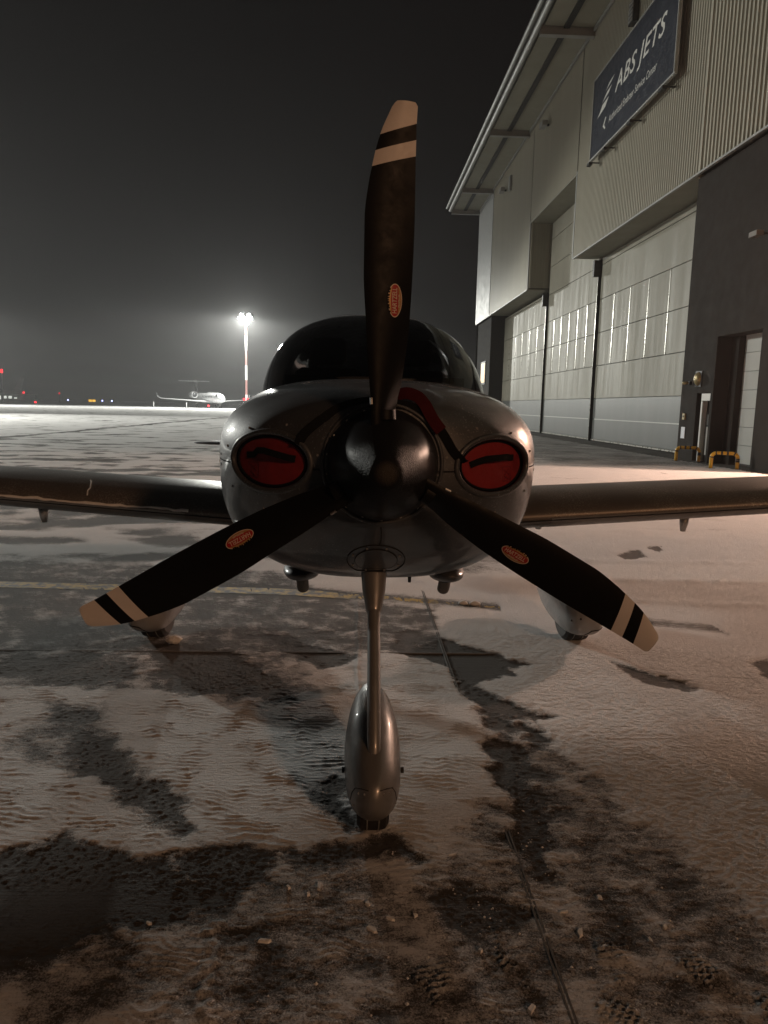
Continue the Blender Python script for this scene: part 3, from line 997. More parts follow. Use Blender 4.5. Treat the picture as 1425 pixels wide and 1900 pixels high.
    box('mount', 9.64, 9.698, 18.76, 18.83, 2.2, 2.3, 'dark_trim', c)
    k = thing('door_buzzer', 'small pale keypad on the dark wall by the service door', 'keypad', (9.69, 19.0, 1.25))
    MB().box(9.655, 9.698, 18.94, 19.08, 1.18, 1.36).build('case', 'lamp_brass', k)
    box('button', 9.645, 9.654, 18.99, 19.03, 1.25, 1.3, 'safety_black', k)
    k = thing('notice_sheet', 'white notice sheet on the dark wall below the keypad', 'notice', (9.69, 19.05, 0.7))
    MB().box(9.688, 9.697, 18.92, 19.16, 0.62, 0.96).build('sheet', 'paper', k)
    # second wall lamp near the frame edge
    l = thing('wall_spotlight', 'brownish floodlight arm on the dark wall above the roller door', 'floodlight', (9.69, 15.6, 5.65))
    MB().box(9.28, 9.46, 15.18, 15.52, 5.58, 5.70).build('housing', 'wing_lower', l)
    MB().tube([(9.69, 15.35, 5.68), (9.46, 15.35, 5.64)], 0.03, 8).build('arm', 'dark_trim', l)
    # yellow-black hoop guards
    for (x, y, ang, lab) in ((9.15, 15.45, -28, 'yellow and black steel hoop guard before the roller door'), (9.38, 17.95, -28, 'yellow and black steel hoop guard before the service door')):
        t = thing('hoop_guard', lab, 'barrier', (x, y, 0), 'hoop guards by the hangar wall')
        a = R(ang)
        dx, dy = math.cos(a), math.sin(a)
        path = []
        hw, ht, rc = 0.30, 0.40, 0.12
        for q in range(3):
            path.append((-hw, ht * q / 3 * 0.7))
        for q in range(7):
            b = q / 6 * math.pi / 2
            path.append((-hw + rc - rc * math.cos(b), ht - rc + rc * math.sin(b)))
        for q in range(1, 8):
            path.append((-hw + rc + (2 * hw - 2 * rc) * q / 8, ht))
        for q in range(7):
            b = q / 6 * math.pi / 2
            path.append((hw - rc + rc * math.sin(b), ht - rc + rc * math.cos(b)))
        for q in (2, 1, 0):
            path.append((hw, ht * q / 3 * 0.7))
        P3 = [(x + p * dx, y + p * dy, z) for p, z in path]
        MB().tube(P3, 0.045, 12).build('hoop', 'safety_yellow', t, True)
        for i0 in (3, 8, 11, 14, 18, 23):
            if i0 + 1 < len(P3):
                MB().tube([P3[i0], ((P3[i0][0] + P3[i0 + 1][0]) / 2, (P3[i0][1] + P3[i0 + 1][1]) / 2, (P3[i0][2] + P3[i0 + 1][2]) / 2), P3[i0 + 1]], 0.0475, 12).build('black_band', 'safety_black', t, True)
        for p in (-hw, hw):
            MB().box(x + p * dx - 0.08, x + p * dx + 0.08, y + p * dy - 0.08, y + p * dy + 0.08, 0.001, 0.016).build('foot_plate', 'safety_black', t)
    # drain cover
    mcv = thing('drain_cover', 'round dark drain cover in the concrete before the hangar', 'drain cover', (7.72, 15.56, 0))
    MB().tube([(7.72, 15.56, 0.0), (7.72, 15.56, 0.006)], 0.42, 28).build('plate', 'dark_trim', mcv)
    MB().ring_tube([(7.72 + 0.45 * math.cos(a), 15.56 + 0.45 * math.sin(a), 0.003) for a in np.linspace(0, 2 * math.pi, 28, endpoint=False)], 0.012, 6).build('rim', 'steel', mcv)
    # lamp inside the open bay
    t = thing('bay_lamp', 'bright lamp hanging inside the open bay of the hangar', 'lamp', (13.4, 13.5, 5.0))
    MB().tube([(13.4, 13.5, 5.12), (13.4, 13.5, 5.6)], 0.015, 6).build('cable', 'dark_trim', t)
    MB().box(13.2, 13.6, 13.35, 13.65, 5.06, 5.12).build('housing', 'roof_steel', t)
    box('diffuser', 13.22, 13.58, 13.37, 13.63, 5.045, 5.058, 'bay_tube', t)
    point_light('bay_light', 'POINT', (13.4, 13.5, 4.95), BAY_LAMP, PINK, 0.3, t)
    # sodium floodlight on the wall beside the camera position
    t = thing('wall_floodlight', 'sodium floodlight on the hangar wall beyond the frame', 'floodlight', (9.68, -16, 8.0))
    MB().tube([(9.69, -16, 7.9), (9.2, -16, 7.9)], 0.04, 8).build('arm', 'roof_steel', t)
    MB().box(9.0, 9.35, -16.3, -15.7, 7.8, 7.98).build('housing', 'roof_steel', t)
    box('lens', 9.03, 9.32, -16.27, -15.73, 7.785, 7.798, 'lamp_sodium', t)
    point_light('flood', 'SPOT', (9.15, -16, 7.72), WALL_FLOOD, SODIUM, 0.7, t, (0.5, 2.0, 0.3), 120, 0.7)


hangar_fittings()


# ------------------------------------------------------------------ propeller airplane
HUB = Vector((0, 0, 1.222))
plane = thing('propeller_airplane', 'silver-grey single-engine propeller airplane parked nose-on with black three-blade propeller', 'airplane', (0, 2, 0))


def sup(w, top, bot, zc, n, y, k=128):
    ring = []
    for i in range(k):
        a = 2 * math.pi * i / k
        c, s = math.cos(a), math.sin(a)
        x = w * math.copysign(abs(c) ** (2 / n), c)
        hh = (top - zc) if s >= 0 else (zc - bot)
        ring.append((x, y, zc + hh * math.copysign(abs(s) ** (2 / n), s)))
    return ring


CY = [0.135, 0.15, 0.175, 0.215, 0.27, 0.34, 0.45, 0.60, 0.80, 1.0, 1.25]
CW = [0.188, 0.245, 0.305, 0.385, 0.445, 0.495, 0.548, 0.588, 0.615, 0.628, 0.635]
CT = [1.408, 1.416, 1.424, 1.434, 1.446, 1.458, 1.472, 1.486, 1.500, 1.510, 1.512]
CBT = [1.036, 1.020, 1.000, 0.968, 0.925, 0.872, 0.806, 0.748, 0.706, 0.684, 0.672]
CN = [2.0, 2.08, 2.15, 2.25, 2.35, 2.45, 2.58, 2.68, 2.75, 2.8, 2.8]


def cowling():
    ys = np.concatenate([np.linspace(0.135, 0.34, 26), np.linspace(0.36, 1.243, 34)])
    rings = [sup(hermite(CY, CW, y), hermite(CY, CT, y), hermite(CY, CBT, y), 1.222 - 0.02 * min(1, max(0, (y - 0.135) / 0.5)), hermite(CY, CN, y), y, 160) for y in ys]
    mb = MB().loft(rings)
    bvh = BVHTree.FromPolygons([Vector(p) for p in mb.v], mb.f)

    def surf(x, z):
        hit = bvh.ray_cast(Vector((x, -1.0, z)), Vector((0, 1, 0)))
        return hit[0] if hit[0] is not None else Vector((x, 0.6, z))
    body = mb.build('tmp_cowl', 'silver_paint')
    cutters = []
    INT = [(-0.357, 1.217, 0.132, 0.0905), (0.366, 1.215, 0.130, 0.0905)]
    for (cx, cz, a, b) in INT:
        c = MB().loft([[(cx + a * math.cos(t), yy, cz + b * math.sin(t)) for t in np.linspace(0, 2 * math.pi, 72, endpoint=False)] for yy in (-0.3, 0.50)]).build('tmp_cut', 'dark_void')
        cutters.append(c)
    for c in cutters:
        md = body.modifiers.new('b', 'BOOLEAN')
        md.object = c
        md.operation = 'DIFFERENCE'
        md.solver = 'EXACT'
    dg = bpy.context.evaluated_depsgraph_get()
    full = bpy.data.meshes.new_from_object(body.evaluated_get(dg))
    for o in cutters + [body]:
        bpy.data.objects.remove(o)
    for name, z, up in (('upper_cowling', 1.2025, True), ('lower_cowling', 1.1985, False)):
        bm = bmesh.new()
        bm.from_mesh(full)
        bmesh.ops.bisect_plane(bm, geom=bm.verts[:] + bm.edges[:] + bm.faces[:], plane_co=(0, 0, z), plane_no=(0, 0, 1), clear_outer=not up, clear_inner=up)
        me = bpy.data.meshes.new(name)
        bm.to_mesh(me)
        bm.free()
        me.materials.clear()
        me.materials.append(MATS['silver_paint'])
        me.polygons.foreach_set('material_index', [0] * len(me.polygons))
        me.polygons.foreach_set('use_smooth', [True] * len(me.polygons))
        me.set_sharp_from_angle(angle=R(38))
        link(name, me, plane)
    # dark liner behind the split line
    MB().loft([sup(hermite(CY, CW, y) - 0.010, 1.215, 1.186, 1.20, 2.0, y, 60) for y in np.linspace(0.53, 1.2, 20)]).build('cowl_liner', 'dark_void', plane)
    # rolled lips round the air intakes, dark cavity
    for (cx, cz, a, b) in INT:
        P = []
        for t in np.linspace(0, 2 * math.pi, 72, endpoint=False):
            s_ = surf(cx + (a + 0.004) * math.cos(t), cz + (b + 0.004) * math.sin(t))
            P.append(s_ + Vector((0, 0.004, 0)))
        MB().ring_tube(P, 0.0105, 12).build('intake_lip', 'silver_paint', plane, True)
        MB().loft([[(cx + (a - 0.004) * math.cos(t), yy, cz + (b - 0.004) * math.sin(t)) for t in np.linspace(0, 2 * math.pi, 40, endpoint=False)] for yy in (0.47, 0.49)]).build('intake_duct', 'dark_void', plane)
    # ring behind the spinner
    MB().ring_tube([(0.185 * math.cos(t), 0.137, 1.222 + 0.185 * math.sin(t)) for t in np.linspace(0, 2 * math.pi, 72, endpoint=False)], 0.007, 10).build('spinner_ring', 'silver_paint', plane, True)
    # seam below the spinner and a row of screw heads
    MB().tube([surf(0.004 * math.sin(z * 40), z) + Vector((0, -0.0005, 0)) for z in np.linspace(1.02, 0.945, 8)], 0.0022, 6).build('centre_seam', 'dark_void', plane)
    # oval access plate under the nose with screws
    C0 = (-0.008, 0.872)
    def plate_pt(a, q):
        x = C0[0] + 0.100 * q * math.cos(a)
        s = math.sin(a)
        z = C0[1] + (0.072 * q * s if s > 0 else 0.066 * q * max(s, -0.78) / 0.78 * 0.9)
        return x, z
    hits = lambda x, z, off: surf(x, z) + Vector((0, -off, -off * 0.4))
    ring = [hits(*plate_pt(t, 1.0), 0.0012) for t in np.linspace(0, 2 * math.pi, 56, endpoint=False)]
    MB().ring_tube(ring, 0.0018, 6).build('plate_seam', 'dark_void', plane)
    pm = MB()
    rr = [[hits(*plate_pt(t, q), 0.003) for t in np.linspace(0, 2 * math.pi, 56, endpoint=False)] for q in (0.72, 0.5, 0.25, 0.02)]
    pm.loft(rr, cap0=False)
    pl = pm.build('access_plate', 'silver_paint', plane, True)
    MB().ring_tube([hits(*plate_pt(t, 0.73), 0.002) for t in np.linspace(0, 2 * math.pi, 56, endpoint=False)], 0.0015, 6).build('plate_edge', 'dark_void', pl)
    for k in range(8):
        a = 2 * math.pi * (k + 0.5) / 8
        x, z = plate_pt(a, 0.86)
        q = hits(x, z, 0.0018)
        MB().tube([q, q + Vector((0, -0.0025, -0.001))], 0.0042, 8).build('screw', 'steel', pl)
    for sx in (-1, 1):
        for yy in (0.50, 0.62, 0.74, 0.86, 0.98, 1.10):
            for dz in (-0.018, 0.018):
                w = float(hermite(CY, CW, yy))
                q = Vector((sx * (w - 0.0012), yy, 1.2005 + dz))
                MB().tube([q, q + Vector((sx * 0.0024, 0, 0))], 0.0055, 10).build('fastener', 'steel', plane)
        for (x, z) in ((0.20, 1.245), (0.30, 1.335), (0.43, 1.32), (0.52, 1.255), (0.50, 1.12), (0.38, 1.06), (0.24, 1.09)):
            q = surf(sx * x, z)
            MB().tube([q, q + Vector((0, -0.0016, 0))], 0.0042, 8).build('fastener', 'lit_silver', plane)
    # landing light window and the exhaust fairings with stub pipes
    for sx in (-1, 1):
        rings = []
        for i, (yy, rx, rz, dz) in enumerate(((0.66, 0.02, 0.01, 0.02), (0.74, 0.06, 0.03, 0.01), (0.82, 0.075, 0.042, 0.004), (0.95, 0.08, 0.048, 0.0), (1.15, 0.075, 0.045, 0.0), (1.4, 0.05, 0.03, 0.01), (1.6, 0.02, 0.01, 0.02))):
            rings.append([(sx * 0.30 + rx * math.cos(t), yy, 0.715 + dz + rz * math.sin(t)) for t in np.linspace(0, 2 * math.pi, 24, endpoint=False)])
        fo = MB().loft(rings).build('exhaust_fairing', 'silver_paint', plane, True)
        MB().tube([(sx * 0.30, 0.84, 0.69), (sx * 0.30, 0.88, 0.645), (sx * 0.30, 0.90, 0.628)], [0.026, 0.026, 0.026], 16).build('exhaust_pipe', 'exhaust_metal', fo, True, 40)
    MB().tube([(0.14, 0.72, 0.73), (0.14, 0.72, 0.700)], [0.008, 0.006], 8).build('drain_stub', 'dark_trim', plane)
    return surf, INT


SURF, INTAKES = cowling()


def fuselage():
    YS = [1.247, 1.7, 2.5, 3.5, 4.5, 5.5, 6.5]
    W = [0.635, 0.640, 0.635, 0.54, 0.37, 0.21, 0.08]
    T = [1.512, 1.495, 1.49, 1.48, 1.42, 1.36, 1.30]
    B = [0.672, 0.645, 0.63, 0.66, 0.74, 0.84, 0.95]
    ys = np.linspace(1.247, 6.5, 60)
    MB().loft([sup(hermite(YS, W, y), hermite(YS, T, y), hermite(YS, B, y), 1.2 - 0.02 * (y - 1.2), 2.8 - 0.12 * (y - 1.2), y, 96) for y in ys]).build('fuselage', 'silver_paint', plane, True, 50)
    # greenhouse: windshield, pillars, side windows, roof
    gy = [1.02, 1.15, 1.3, 1.5, 1.7, 1.9, 2.2, 2.6, 3.2, 3.8, 4.4, 4.8]
    gw = [0.36, 0.455, 0.515, 0.553, 0.572, 0.582, 0.585, 0.58, 0.52, 0.42, 0.28, 0.2]
    gt = [1.475, 1.565, 1.65, 1.748, 1.828, 1.880, 1.912, 1.912, 1.87, 1.76, 1.58, 1.42]
    zb, k = 1.36, 72
    ys = np.concatenate([np.linspace(1.02, 2.0, 60), np.linspace(2.02, 3.6, 60), np.linspace(3.65, 4.8, 16)])
    rings = []
    for y in ys:
        w, t = hermite(gy, gw, y), hermite(gy, gt, y)
        ring = []
        for i in range(k + 1):
            a = math.pi * i / k
            c, s = math.cos(a), math.sin(a)
            ring.append((w * math.copysign(abs(c) ** (2 / 2.7), c), y, zb + (t - zb) * abs(s) ** (2 / 2.7)))
        rings.append(ring)
    groups = {n: MB() for n in ('windshield', 'window_bow', 'roof', 'side_window_l', 'side_window_r', 'rear_window_l', 'rear_window_r')}
    for i in range(len(ys) - 1):
        for j in range(k):
            q = [rings[i][j], rings[i][j + 1], rings[i + 1][j + 1], rings[i + 1][j]]
            y = sum(p[1] for p in q) / 4
            z = sum(p[2] for p in q) / 4
            x = sum(p[0] for p in q) / 4
            sd = 'l' if x < 0 else 'r'
            if y < 1.90:
                g = 'windshield'
            elif y < 1.97:
                g = 'window_bow'
            elif 2.00 < y < 2.74 and 1.48 < z < 1.83:
                g = 'side_window_' + sd
            elif 2.85 < y < 3.5 and 1.52 < z < 1.76:
                g = 'rear_window_' + sd
            else:
                g = 'roof'
            groups[g].add(q, [(0, 1, 2, 3)])
    for g, mb in groups.items():
        # weld shared points so that the shading is smooth
        seen, v, mp = {}, [], []
        for p in mb.v:
            key = tuple(round(c, 5) for c in p)
            if key not in seen:
                seen[key] = len(v)
                v.append(p)
            mp.append(seen[key])
        nb = MB()
        nb.v = v
        nb.f = [tuple(dict.fromkeys(mp[i] for i in f)) for f in mb.f]
        nb.f = [f for f in nb.f if len(f) > 2]
        nb.mi = [0] * len(nb.f)
        glass = 'wind' in g and 'bow' not in g
        nb.build(g.replace('_l', '').replace('_r', '') if 'window_' in g and 'bow' not in g else g, 'window_glass' if glass else ('interior_dark' if 'bow' in g else 'cabin_paint'), plane, True)
    # dark frame at the foot of the windshield
    foot = []
    for i in range(41):
        a = math.pi * (i / 40)
        foot.append((0.575 * math.cos(a) * (1 if True else 1), 1.66 - 0.60 * math.sin(a) ** 1.3, 1.0))
    gb = []
    for (x, y, _) in foot:
        w, t, n = 0.63, 1.508, 2.8
        z = 1.2 + (t - 1.2) * max(0.0, 1 - (abs(x) / w) ** n) ** (1 / n)
        gb.append((x, y, z + 0.004))
    MB().tube(gb, 0.012, 8).build('windshield_frame', 'dark_trim', plane, True)
    box('glareshield', -0.42, 0.42, 1.32, 1.75, 1.46, 1.535, 'interior_dark', plane)
    for sx in (-1, 1):
        st = MB()
        for (yy, w_, z0, z1) in ((2.35, 0.2, 1.42, 1.62), (2.38, 0.11, 1.64, 1.80)):
            st.loft([[(sx * 0.26 + w_ * cx * q, yy + dy, z0 + (z1 - z0) * (0.5 + 0.5 * cz * q)) for (cx, cz) in ((-1, -0.7), (-0.8, -1), (0.8, -1), (1, -0.7), (1, 0.7), (0.8, 1), (-0.8, 1), (-1, 0.7))] for dy, q in ((-0.05, 0.85), (-0.03, 1), (0.05, 1), (0.07, 0.85))])
        st.build('seat', 'seat_leather', plane, True)
    # tail: stabiliser halves with elevator horn, fin
    for sx in (-1, 1):
        rings = []
        for (xx, y0, c, th) in ((0.1, 5.75, 0.75, 0.08), (1.2, 5.95, 0.58, 0.06), (1.75, 6.05, 0.5, 0.045), (1.90, 6.12, 0.36, 0.03), (1.95, 6.2, 0.2, 0.012)):
            ring = []
            for i in range(20):
                a = 2 * math.pi * i / 20
                ring.append((sx * xx, y0 + c * (0.5 - 0.5 * math.cos(a)), 0.945 - 0.005 * xx + th / 2 * math.sin(a)))
            rings.append(ring)
        MB().loft(rings).build('stabiliser', 'silver_paint', plane, True, 60)
    rings = []
    for (zz, y0, c, th) in ((1.2, 5.3, 1.3, 0.11), (1.7, 5.75, 0.95, 0.09), (2.2, 6.1, 0.65, 0.06), (2.28, 6.2, 0.5, 0.02)):
        rings.append([(th / 2 * math.sin(a), y0 + c * (0.5 - 0.5 * math.cos(a)), zz) for a in np.linspace(0, 2 * math.pi, 20, endpoint=False)])
    MB().loft(rings).build('fin', 'silver_paint', plane, True, 60)


fuselage()


def airfoil(n=48):
    """closed loop (chordwise u 0..1, thickness v), starting at the trailing edge over the top"""
    pts = []
    for i in range(n):
        a = 2 * math.pi * i / n
        u = 0.5 + 0.5 * math.cos(a)
        yt = 5 * 0.15 * (0.2969 * math.sqrt(u) - 0.126 * u - 0.3516 * u ** 2 + 0.2843 * u ** 3 - 0.1036 * u ** 4)
        camber = 0.022 * 4 * u * (1 - u)
        pts.append((u, camber + (yt if a < math.pi else -yt)))
    return pts


def wings():
    AF = airfoil(64)
    for sx in (-1, 1):
        def pos(x, u, v, off=0.0):
            t = (x - 0.5) / 5.3
            chord = 1.46 - 0.55 * t
            yle = 1.83 + 0.10 * t
            zle = 0.765 + (x - 0.5) * 0.068
            uu, vv = u, v
            return Vector((sx * x, yle + chord * uu - off, zle + chord * vv - 0.035 * chord * uu))
        xs = [0.45, 0.8, 1.2, 1.6, 2.0, 2.5, 3.2, 4.2, 5.2, 5.7, 5.85]
        rings = []
        for x in xs:
            q = 1.0 if x < 5.6 else (0.8 if x < 5.8 else 0.2)
            rings.append([pos(x, u, v * q) for u, v in AF])
        w = MB().loft(rings).build('wing', 'frosted_edge', plane, True, 50)
        # porous de-icing panel wrapped over the lower leading edge
        strip = [(u, v) for u, v in AF if u < 0.10 and v < 0.004]
        strip.sort(key=lambda p: p[0] if True else 0)
        rows = []
        for x in np.linspace(1.02, 4.8, 14):
            rows.append([pos(x, u, v) + Vector((0, -0.004, -0.003)) for u, v in strip])
        MB().loft(rows, closed=False).build('deicing_panel', 'deice_metal', w, True)
        le = [pos(x, 0.004, -0.012) + Vector((0, -0.006, 0)) for x in np.linspace(0.55, 5.0, 12)]
        MB().tube(le, 0.0035, 6).build('panel_seam', 'dark_void', w)
        # lower skin seen under the seam
        ls = [(u, v) for u, v in AF if 0.02 < u < 0.6 and v < 0.0]
        ls.sort()
        rows = [[pos(x, u, v) + Vector((0, 0, -0.0025)) for u, v in ls] for x in np.linspace(0.5, 5.2, 12)]
        MB().loft(rows, closed=False).build('lower_skin', 'wing_lower', w, True)
        # vent peg hanging below
        b = pos(1.86, 0.12, -0.05)
        MB().tube([b + Vector((0, 0, 0.02)), b + Vector((0, 0.005, -0.04)), b + Vector((0, 0.01, -0.085))], [0.022, 0.018, 0.011], 12, squash=1.4).build('vent_peg', 'steel', w, True)
        if sx > 0:
            c = pos(1.02, 0.2, -0.06)
            MB().tube([c + Vector((0, 0, 0.01)), c + Vector((0, 0, -0.02))], [0.022, 0.018], 12).build('drain_fitting', 'steel', w, True)
        # ridge of frozen snow along the seam on the leading edge
        if sx < 0:
            fr = MB()
            P = []
            for x in np.linspace(1.0, 3.2, 60):
                P.append(pos(x, 0.006, 0.004) + Vector((0, -0.003, random.uniform(-0.004, 0.006))))
            fr.tube(P, [0.006 + 0.005 * random.random() for _ in P], 6)
            fr.build('rime_ridge', 'snow_crumb', w, True)
            cr = [pos(1.55 + 0.05 * k / 6 + random.uniform(-0.01, 0.01), 0.02 + 0.13 * k / 6, 0.03 + 0.05 * (k / 6) ** 0.6) + Vector((0, -0.001, 0.004)) for k in range(7)]
            MB().tube(cr, 0.004, 5).build('ice_streak', 'snow_crumb', w)
        # fairing fillet at the fuselage
    return


wings()


def propeller():
    rows_r = [0.10, 0.17, 0.25, 0.32, 0.40, 0.55, 0.69, 0.79, 0.835, 0.88, 0.93, 0.965, 0.99, 1.0]
    le = [-0.040, -0.041, -0.048, -0.054, -0.059, -0.068, -0.068, -0.057, -0.048, -0.038, -0.022, -0.006, 0.006, 0.016]
    te = [0.034, 0.034, 0.048, 0.057, 0.065, 0.071, 0.073, 0.072, 0.0715, 0.071, 0.071, 0.072, 0.073, 0.066]
    PITCH = 1.15

    def S(r, s, ang, front, lift=0.0):
        """s 0 at the leading edge, 1 at the trailing edge"""
        L, T = float(hermite(rows_r, le, r)), float(hermite(rows_r, te, r))
        c = L + (T - L) * s
        tb = PITCH / (2 * math.pi * max(r, 0.16))
        th = 0.005 + 0.020 * max(0, 1 - r) ** 1.3
        prof = 4 * s * (1 - s) * (1.25 - 0.5 * s)
        d = c * tb * 0.8 - (th * prof if front else -0.15 * th * prof) - lift + 0.012
        a = R(ang)
        er = Vector((math.cos(a), 0, math.sin(a)))
        ec = Vector((math.sin(a), 0, -math.cos(a)))      # towards the trailing edge
        return HUB + er * r + ec * c + Vector((0, d, 0))

    # radii of the paint bands at the trailing edge, skewed towards the leading edge
    bands = [0.862, 0.904, 0.946]
    rr = list(np.linspace(0.10, 0.80, 29)) + [0.83, 0.862, 0.875, 0.89, 0.904, 0.918, 0.932, 0.946, 0.96, 0.972, 0.982, 0.990, 0.9965, 1.0]
    ncol = 20
    spots = [(90, 'propeller_blade'), (210, 'propeller_blade'), (330, 'propeller_blade')]
    for ang, name in spots:
        mb = MB()
        grid = {}
        for fr in (True, False):
            vs = []
            for r in rr:
                for j in range(ncol + 1):
                    s = j / ncol
                    kk = min(1, max(0, (r - 0.70) / 0.12)) * (1 - min(1, max(0, (r - 0.95) / 0.05)))
                    r2 = r - (1 - s) * 0.036 * kk
                    vs.append(S(r2, s, ang, fr))
            fs, mis = [], []
            for i in range(len(rr) - 1):
                rc = (rr[i] + rr[i + 1]) / 2
                mi = 1 if (bands[0] < rc < bands[1] or rc > bands[2]) else 0
                for j in range(ncol):
                    a = i * (ncol + 1) + j
                    q = (a, a + 1, a + ncol + 2, a + ncol + 1)
                    fs.append(q if fr else q[::-1])
                    mis.append(mi)
            o = len(mb.v)
            mb.v += [tuple(p) for p in vs]
            mb.f += [tuple(i + o for i in f) for f in fs]
            mb.mi += mis
        n = len(rr) - 1
        o = len(rr) * (ncol + 1)
        tipf = [(n * (ncol + 1) + j, n * (ncol + 1) + j + 1, o + n * (ncol + 1) + j + 1, o + n * (ncol + 1) + j) for j in range(ncol)]
        mb.f += tipf
        mb.mi += [1] * len(tipf)
        b = mb.build(name, ['blade_black', 'blade_white'], plane, True, 50)
        # oval maker's badge wrapped on the blade face
        bd = MB()
        rc, sc_ = 0.472, 0.645
        L, T = float(hermite(rows_r, le, rc)), float(hermite(rows_r, te, rc))

        def on(u, v, lift):
            return S(rc + u, sc_ + v / (T - L), ang, True, lift)
        def oval(a, b2, lift, mi, t0=0, t1=2 * math.pi, n=48):
            ts = np.linspace(t0, t1, n, endpoint=(t1 - t0 < 6.2))
            rings = [[on(a * q * math.cos(t), b2 * q * math.sin(t), lift) for t in ts] for q in (1.0, 0.75, 0.5, 0.25, 0.03)]
            bd.loft(rings, closed=True, cap0=False, cap1=True, mi=mi)
        oval(0.046, 0.0205, 0.0012, 0)
        oval(0.0435, 0.0185, 0.0017, 1)
        # gold fields above and below a central red band
        for sg in (-1, 1):
            vv, ff = [], []
            for i in range(25):
                u = -0.041 + 0.082 * i / 24
                m = 0.0180 * math.sqrt(max(0, 1 - (u / 0.0430) ** 2))
                lo = min(m, 0.0075 + 0.004 * math.cos(u * 38))
                vv += [on(u, sg * lo, 0.0021), on(u, sg * (lo + m) / 2, 0.0021), on(u, sg * m, 0.0021)]
                if i:
                    k = 3 * i
                    ff += [(k - 3, k, k + 1, k - 2), (k - 2, k + 1, k + 2, k - 1)]
            bd.add(vv, ff, 2)
        flip = -1
        for txt, size, v0, wid in (('HARTZELL', 0.0135, -0.0046, 0.070), ('PROPELLER', 0.0052, 0.0085, 0.036)):
            tv, tf = text2d(txt, 1.0, 0, 0.015)
            x0, x1 = min(p[0] for p in tv), max(p[0] for p in tv)
            k = wid / (x1 - x0)
            # letters read outward along the blade on the upper blade
            bd.add([on((p[0] - (x0 + x1) / 2) * k, (-(p[1]) * size / 0.72 - v0 * 0 + (0.0055 if v0 < 0 else 0.0145)) * 1.0, 0.0026) for p in tv], tf, 0)
        # flaked edge of the badge
        for k in range(9):
            u = -0.03 + 0.06 * k / 8 + random.uniform(-0.002, 0.002)
            m = -0.0195 * math.sqrt(max(0, 1 - (u / 0.045) ** 2))
            wv, hv = random.uniform(0.002, 0.0045), random.uniform(0.002, 0.005)
            bd.add([on(u - wv, m - 0.002, 0.0031), on(u + wv, m - 0.002, 0.0031), on(u + wv * 0.6, m + hv, 0.0031), on(u - wv * 0.7, m + hv * 0.7, 0.0031)], [(0, 1, 2, 3)], 3)
        bd.build('badge', ['badge_cream', 'badge_red', 'badge_gold', 'blade_black'], b)
        # root ferrule
        MB().tube([S(0.140, 0.5, ang, False) + Vector((0, 0.0, 0)), S(0.168, 0.5, ang, False)], [0.036, 0.034], 20).build('root_cuff', 'blade_black', b, True, 40)
        MB().tube([S(0.182, 0.02, ang, True) + Vector((0, -0.002, 0)), S(0.200, 0.02, ang, True) + Vector((0, -0.002, 0))], 0.004, 8).build('clip', 'steel', b)
    # spinner
    prof = [(-0.192, 0.0005), (-0.1915, 0.010), (-0.189, 0.018), (-0.183, 0.029), (-0.172, 0.043), (-0.150, 0.059), (-0.115, 0.081), (-0.07, 0.107), (-0.02, 0.131), (0.03, 0.150), (0.08, 0.164), (0.115, 0.172), (0.125, 0.172), (0.126, 0.160)]
    yy = np.linspace(0, len(prof) - 1, 60)
    pr = [(float(hermite(range(len(prof)), [p[0] for p in prof], t)), float(hermite(range(len(prof)), [p[1] for p in prof], t))) for t in yy]
    rings = [[(r * math.cos(a), y, 1.222 + r * math.sin(a)) for a in np.linspace(0, 2 * math.pi, 72, endpoint=False)] for y, r in pr]
    sp = MB().loft(rings).build('spinner', 'spinner_black', plane, True, 50)
    for k in range(18):
        a = 2 * math.pi * (k + 0.5) / 18
        q = Vector((0.1715 * math.cos(a), 0.105, 1.222 + 0.1715 * math.sin(a)))
        o = Vector((math.cos(a), -0.1, math.sin(a)))
        MB().tube([q, q + o * 0.003], 0.0034, 8).build('screw', 'steel', sp)
    MB().tube([(0, 0.10, 1.222), (0, 0.20, 1.222)], 0.165, 32).build('backplate', 'dark_void', plane)


propeller()


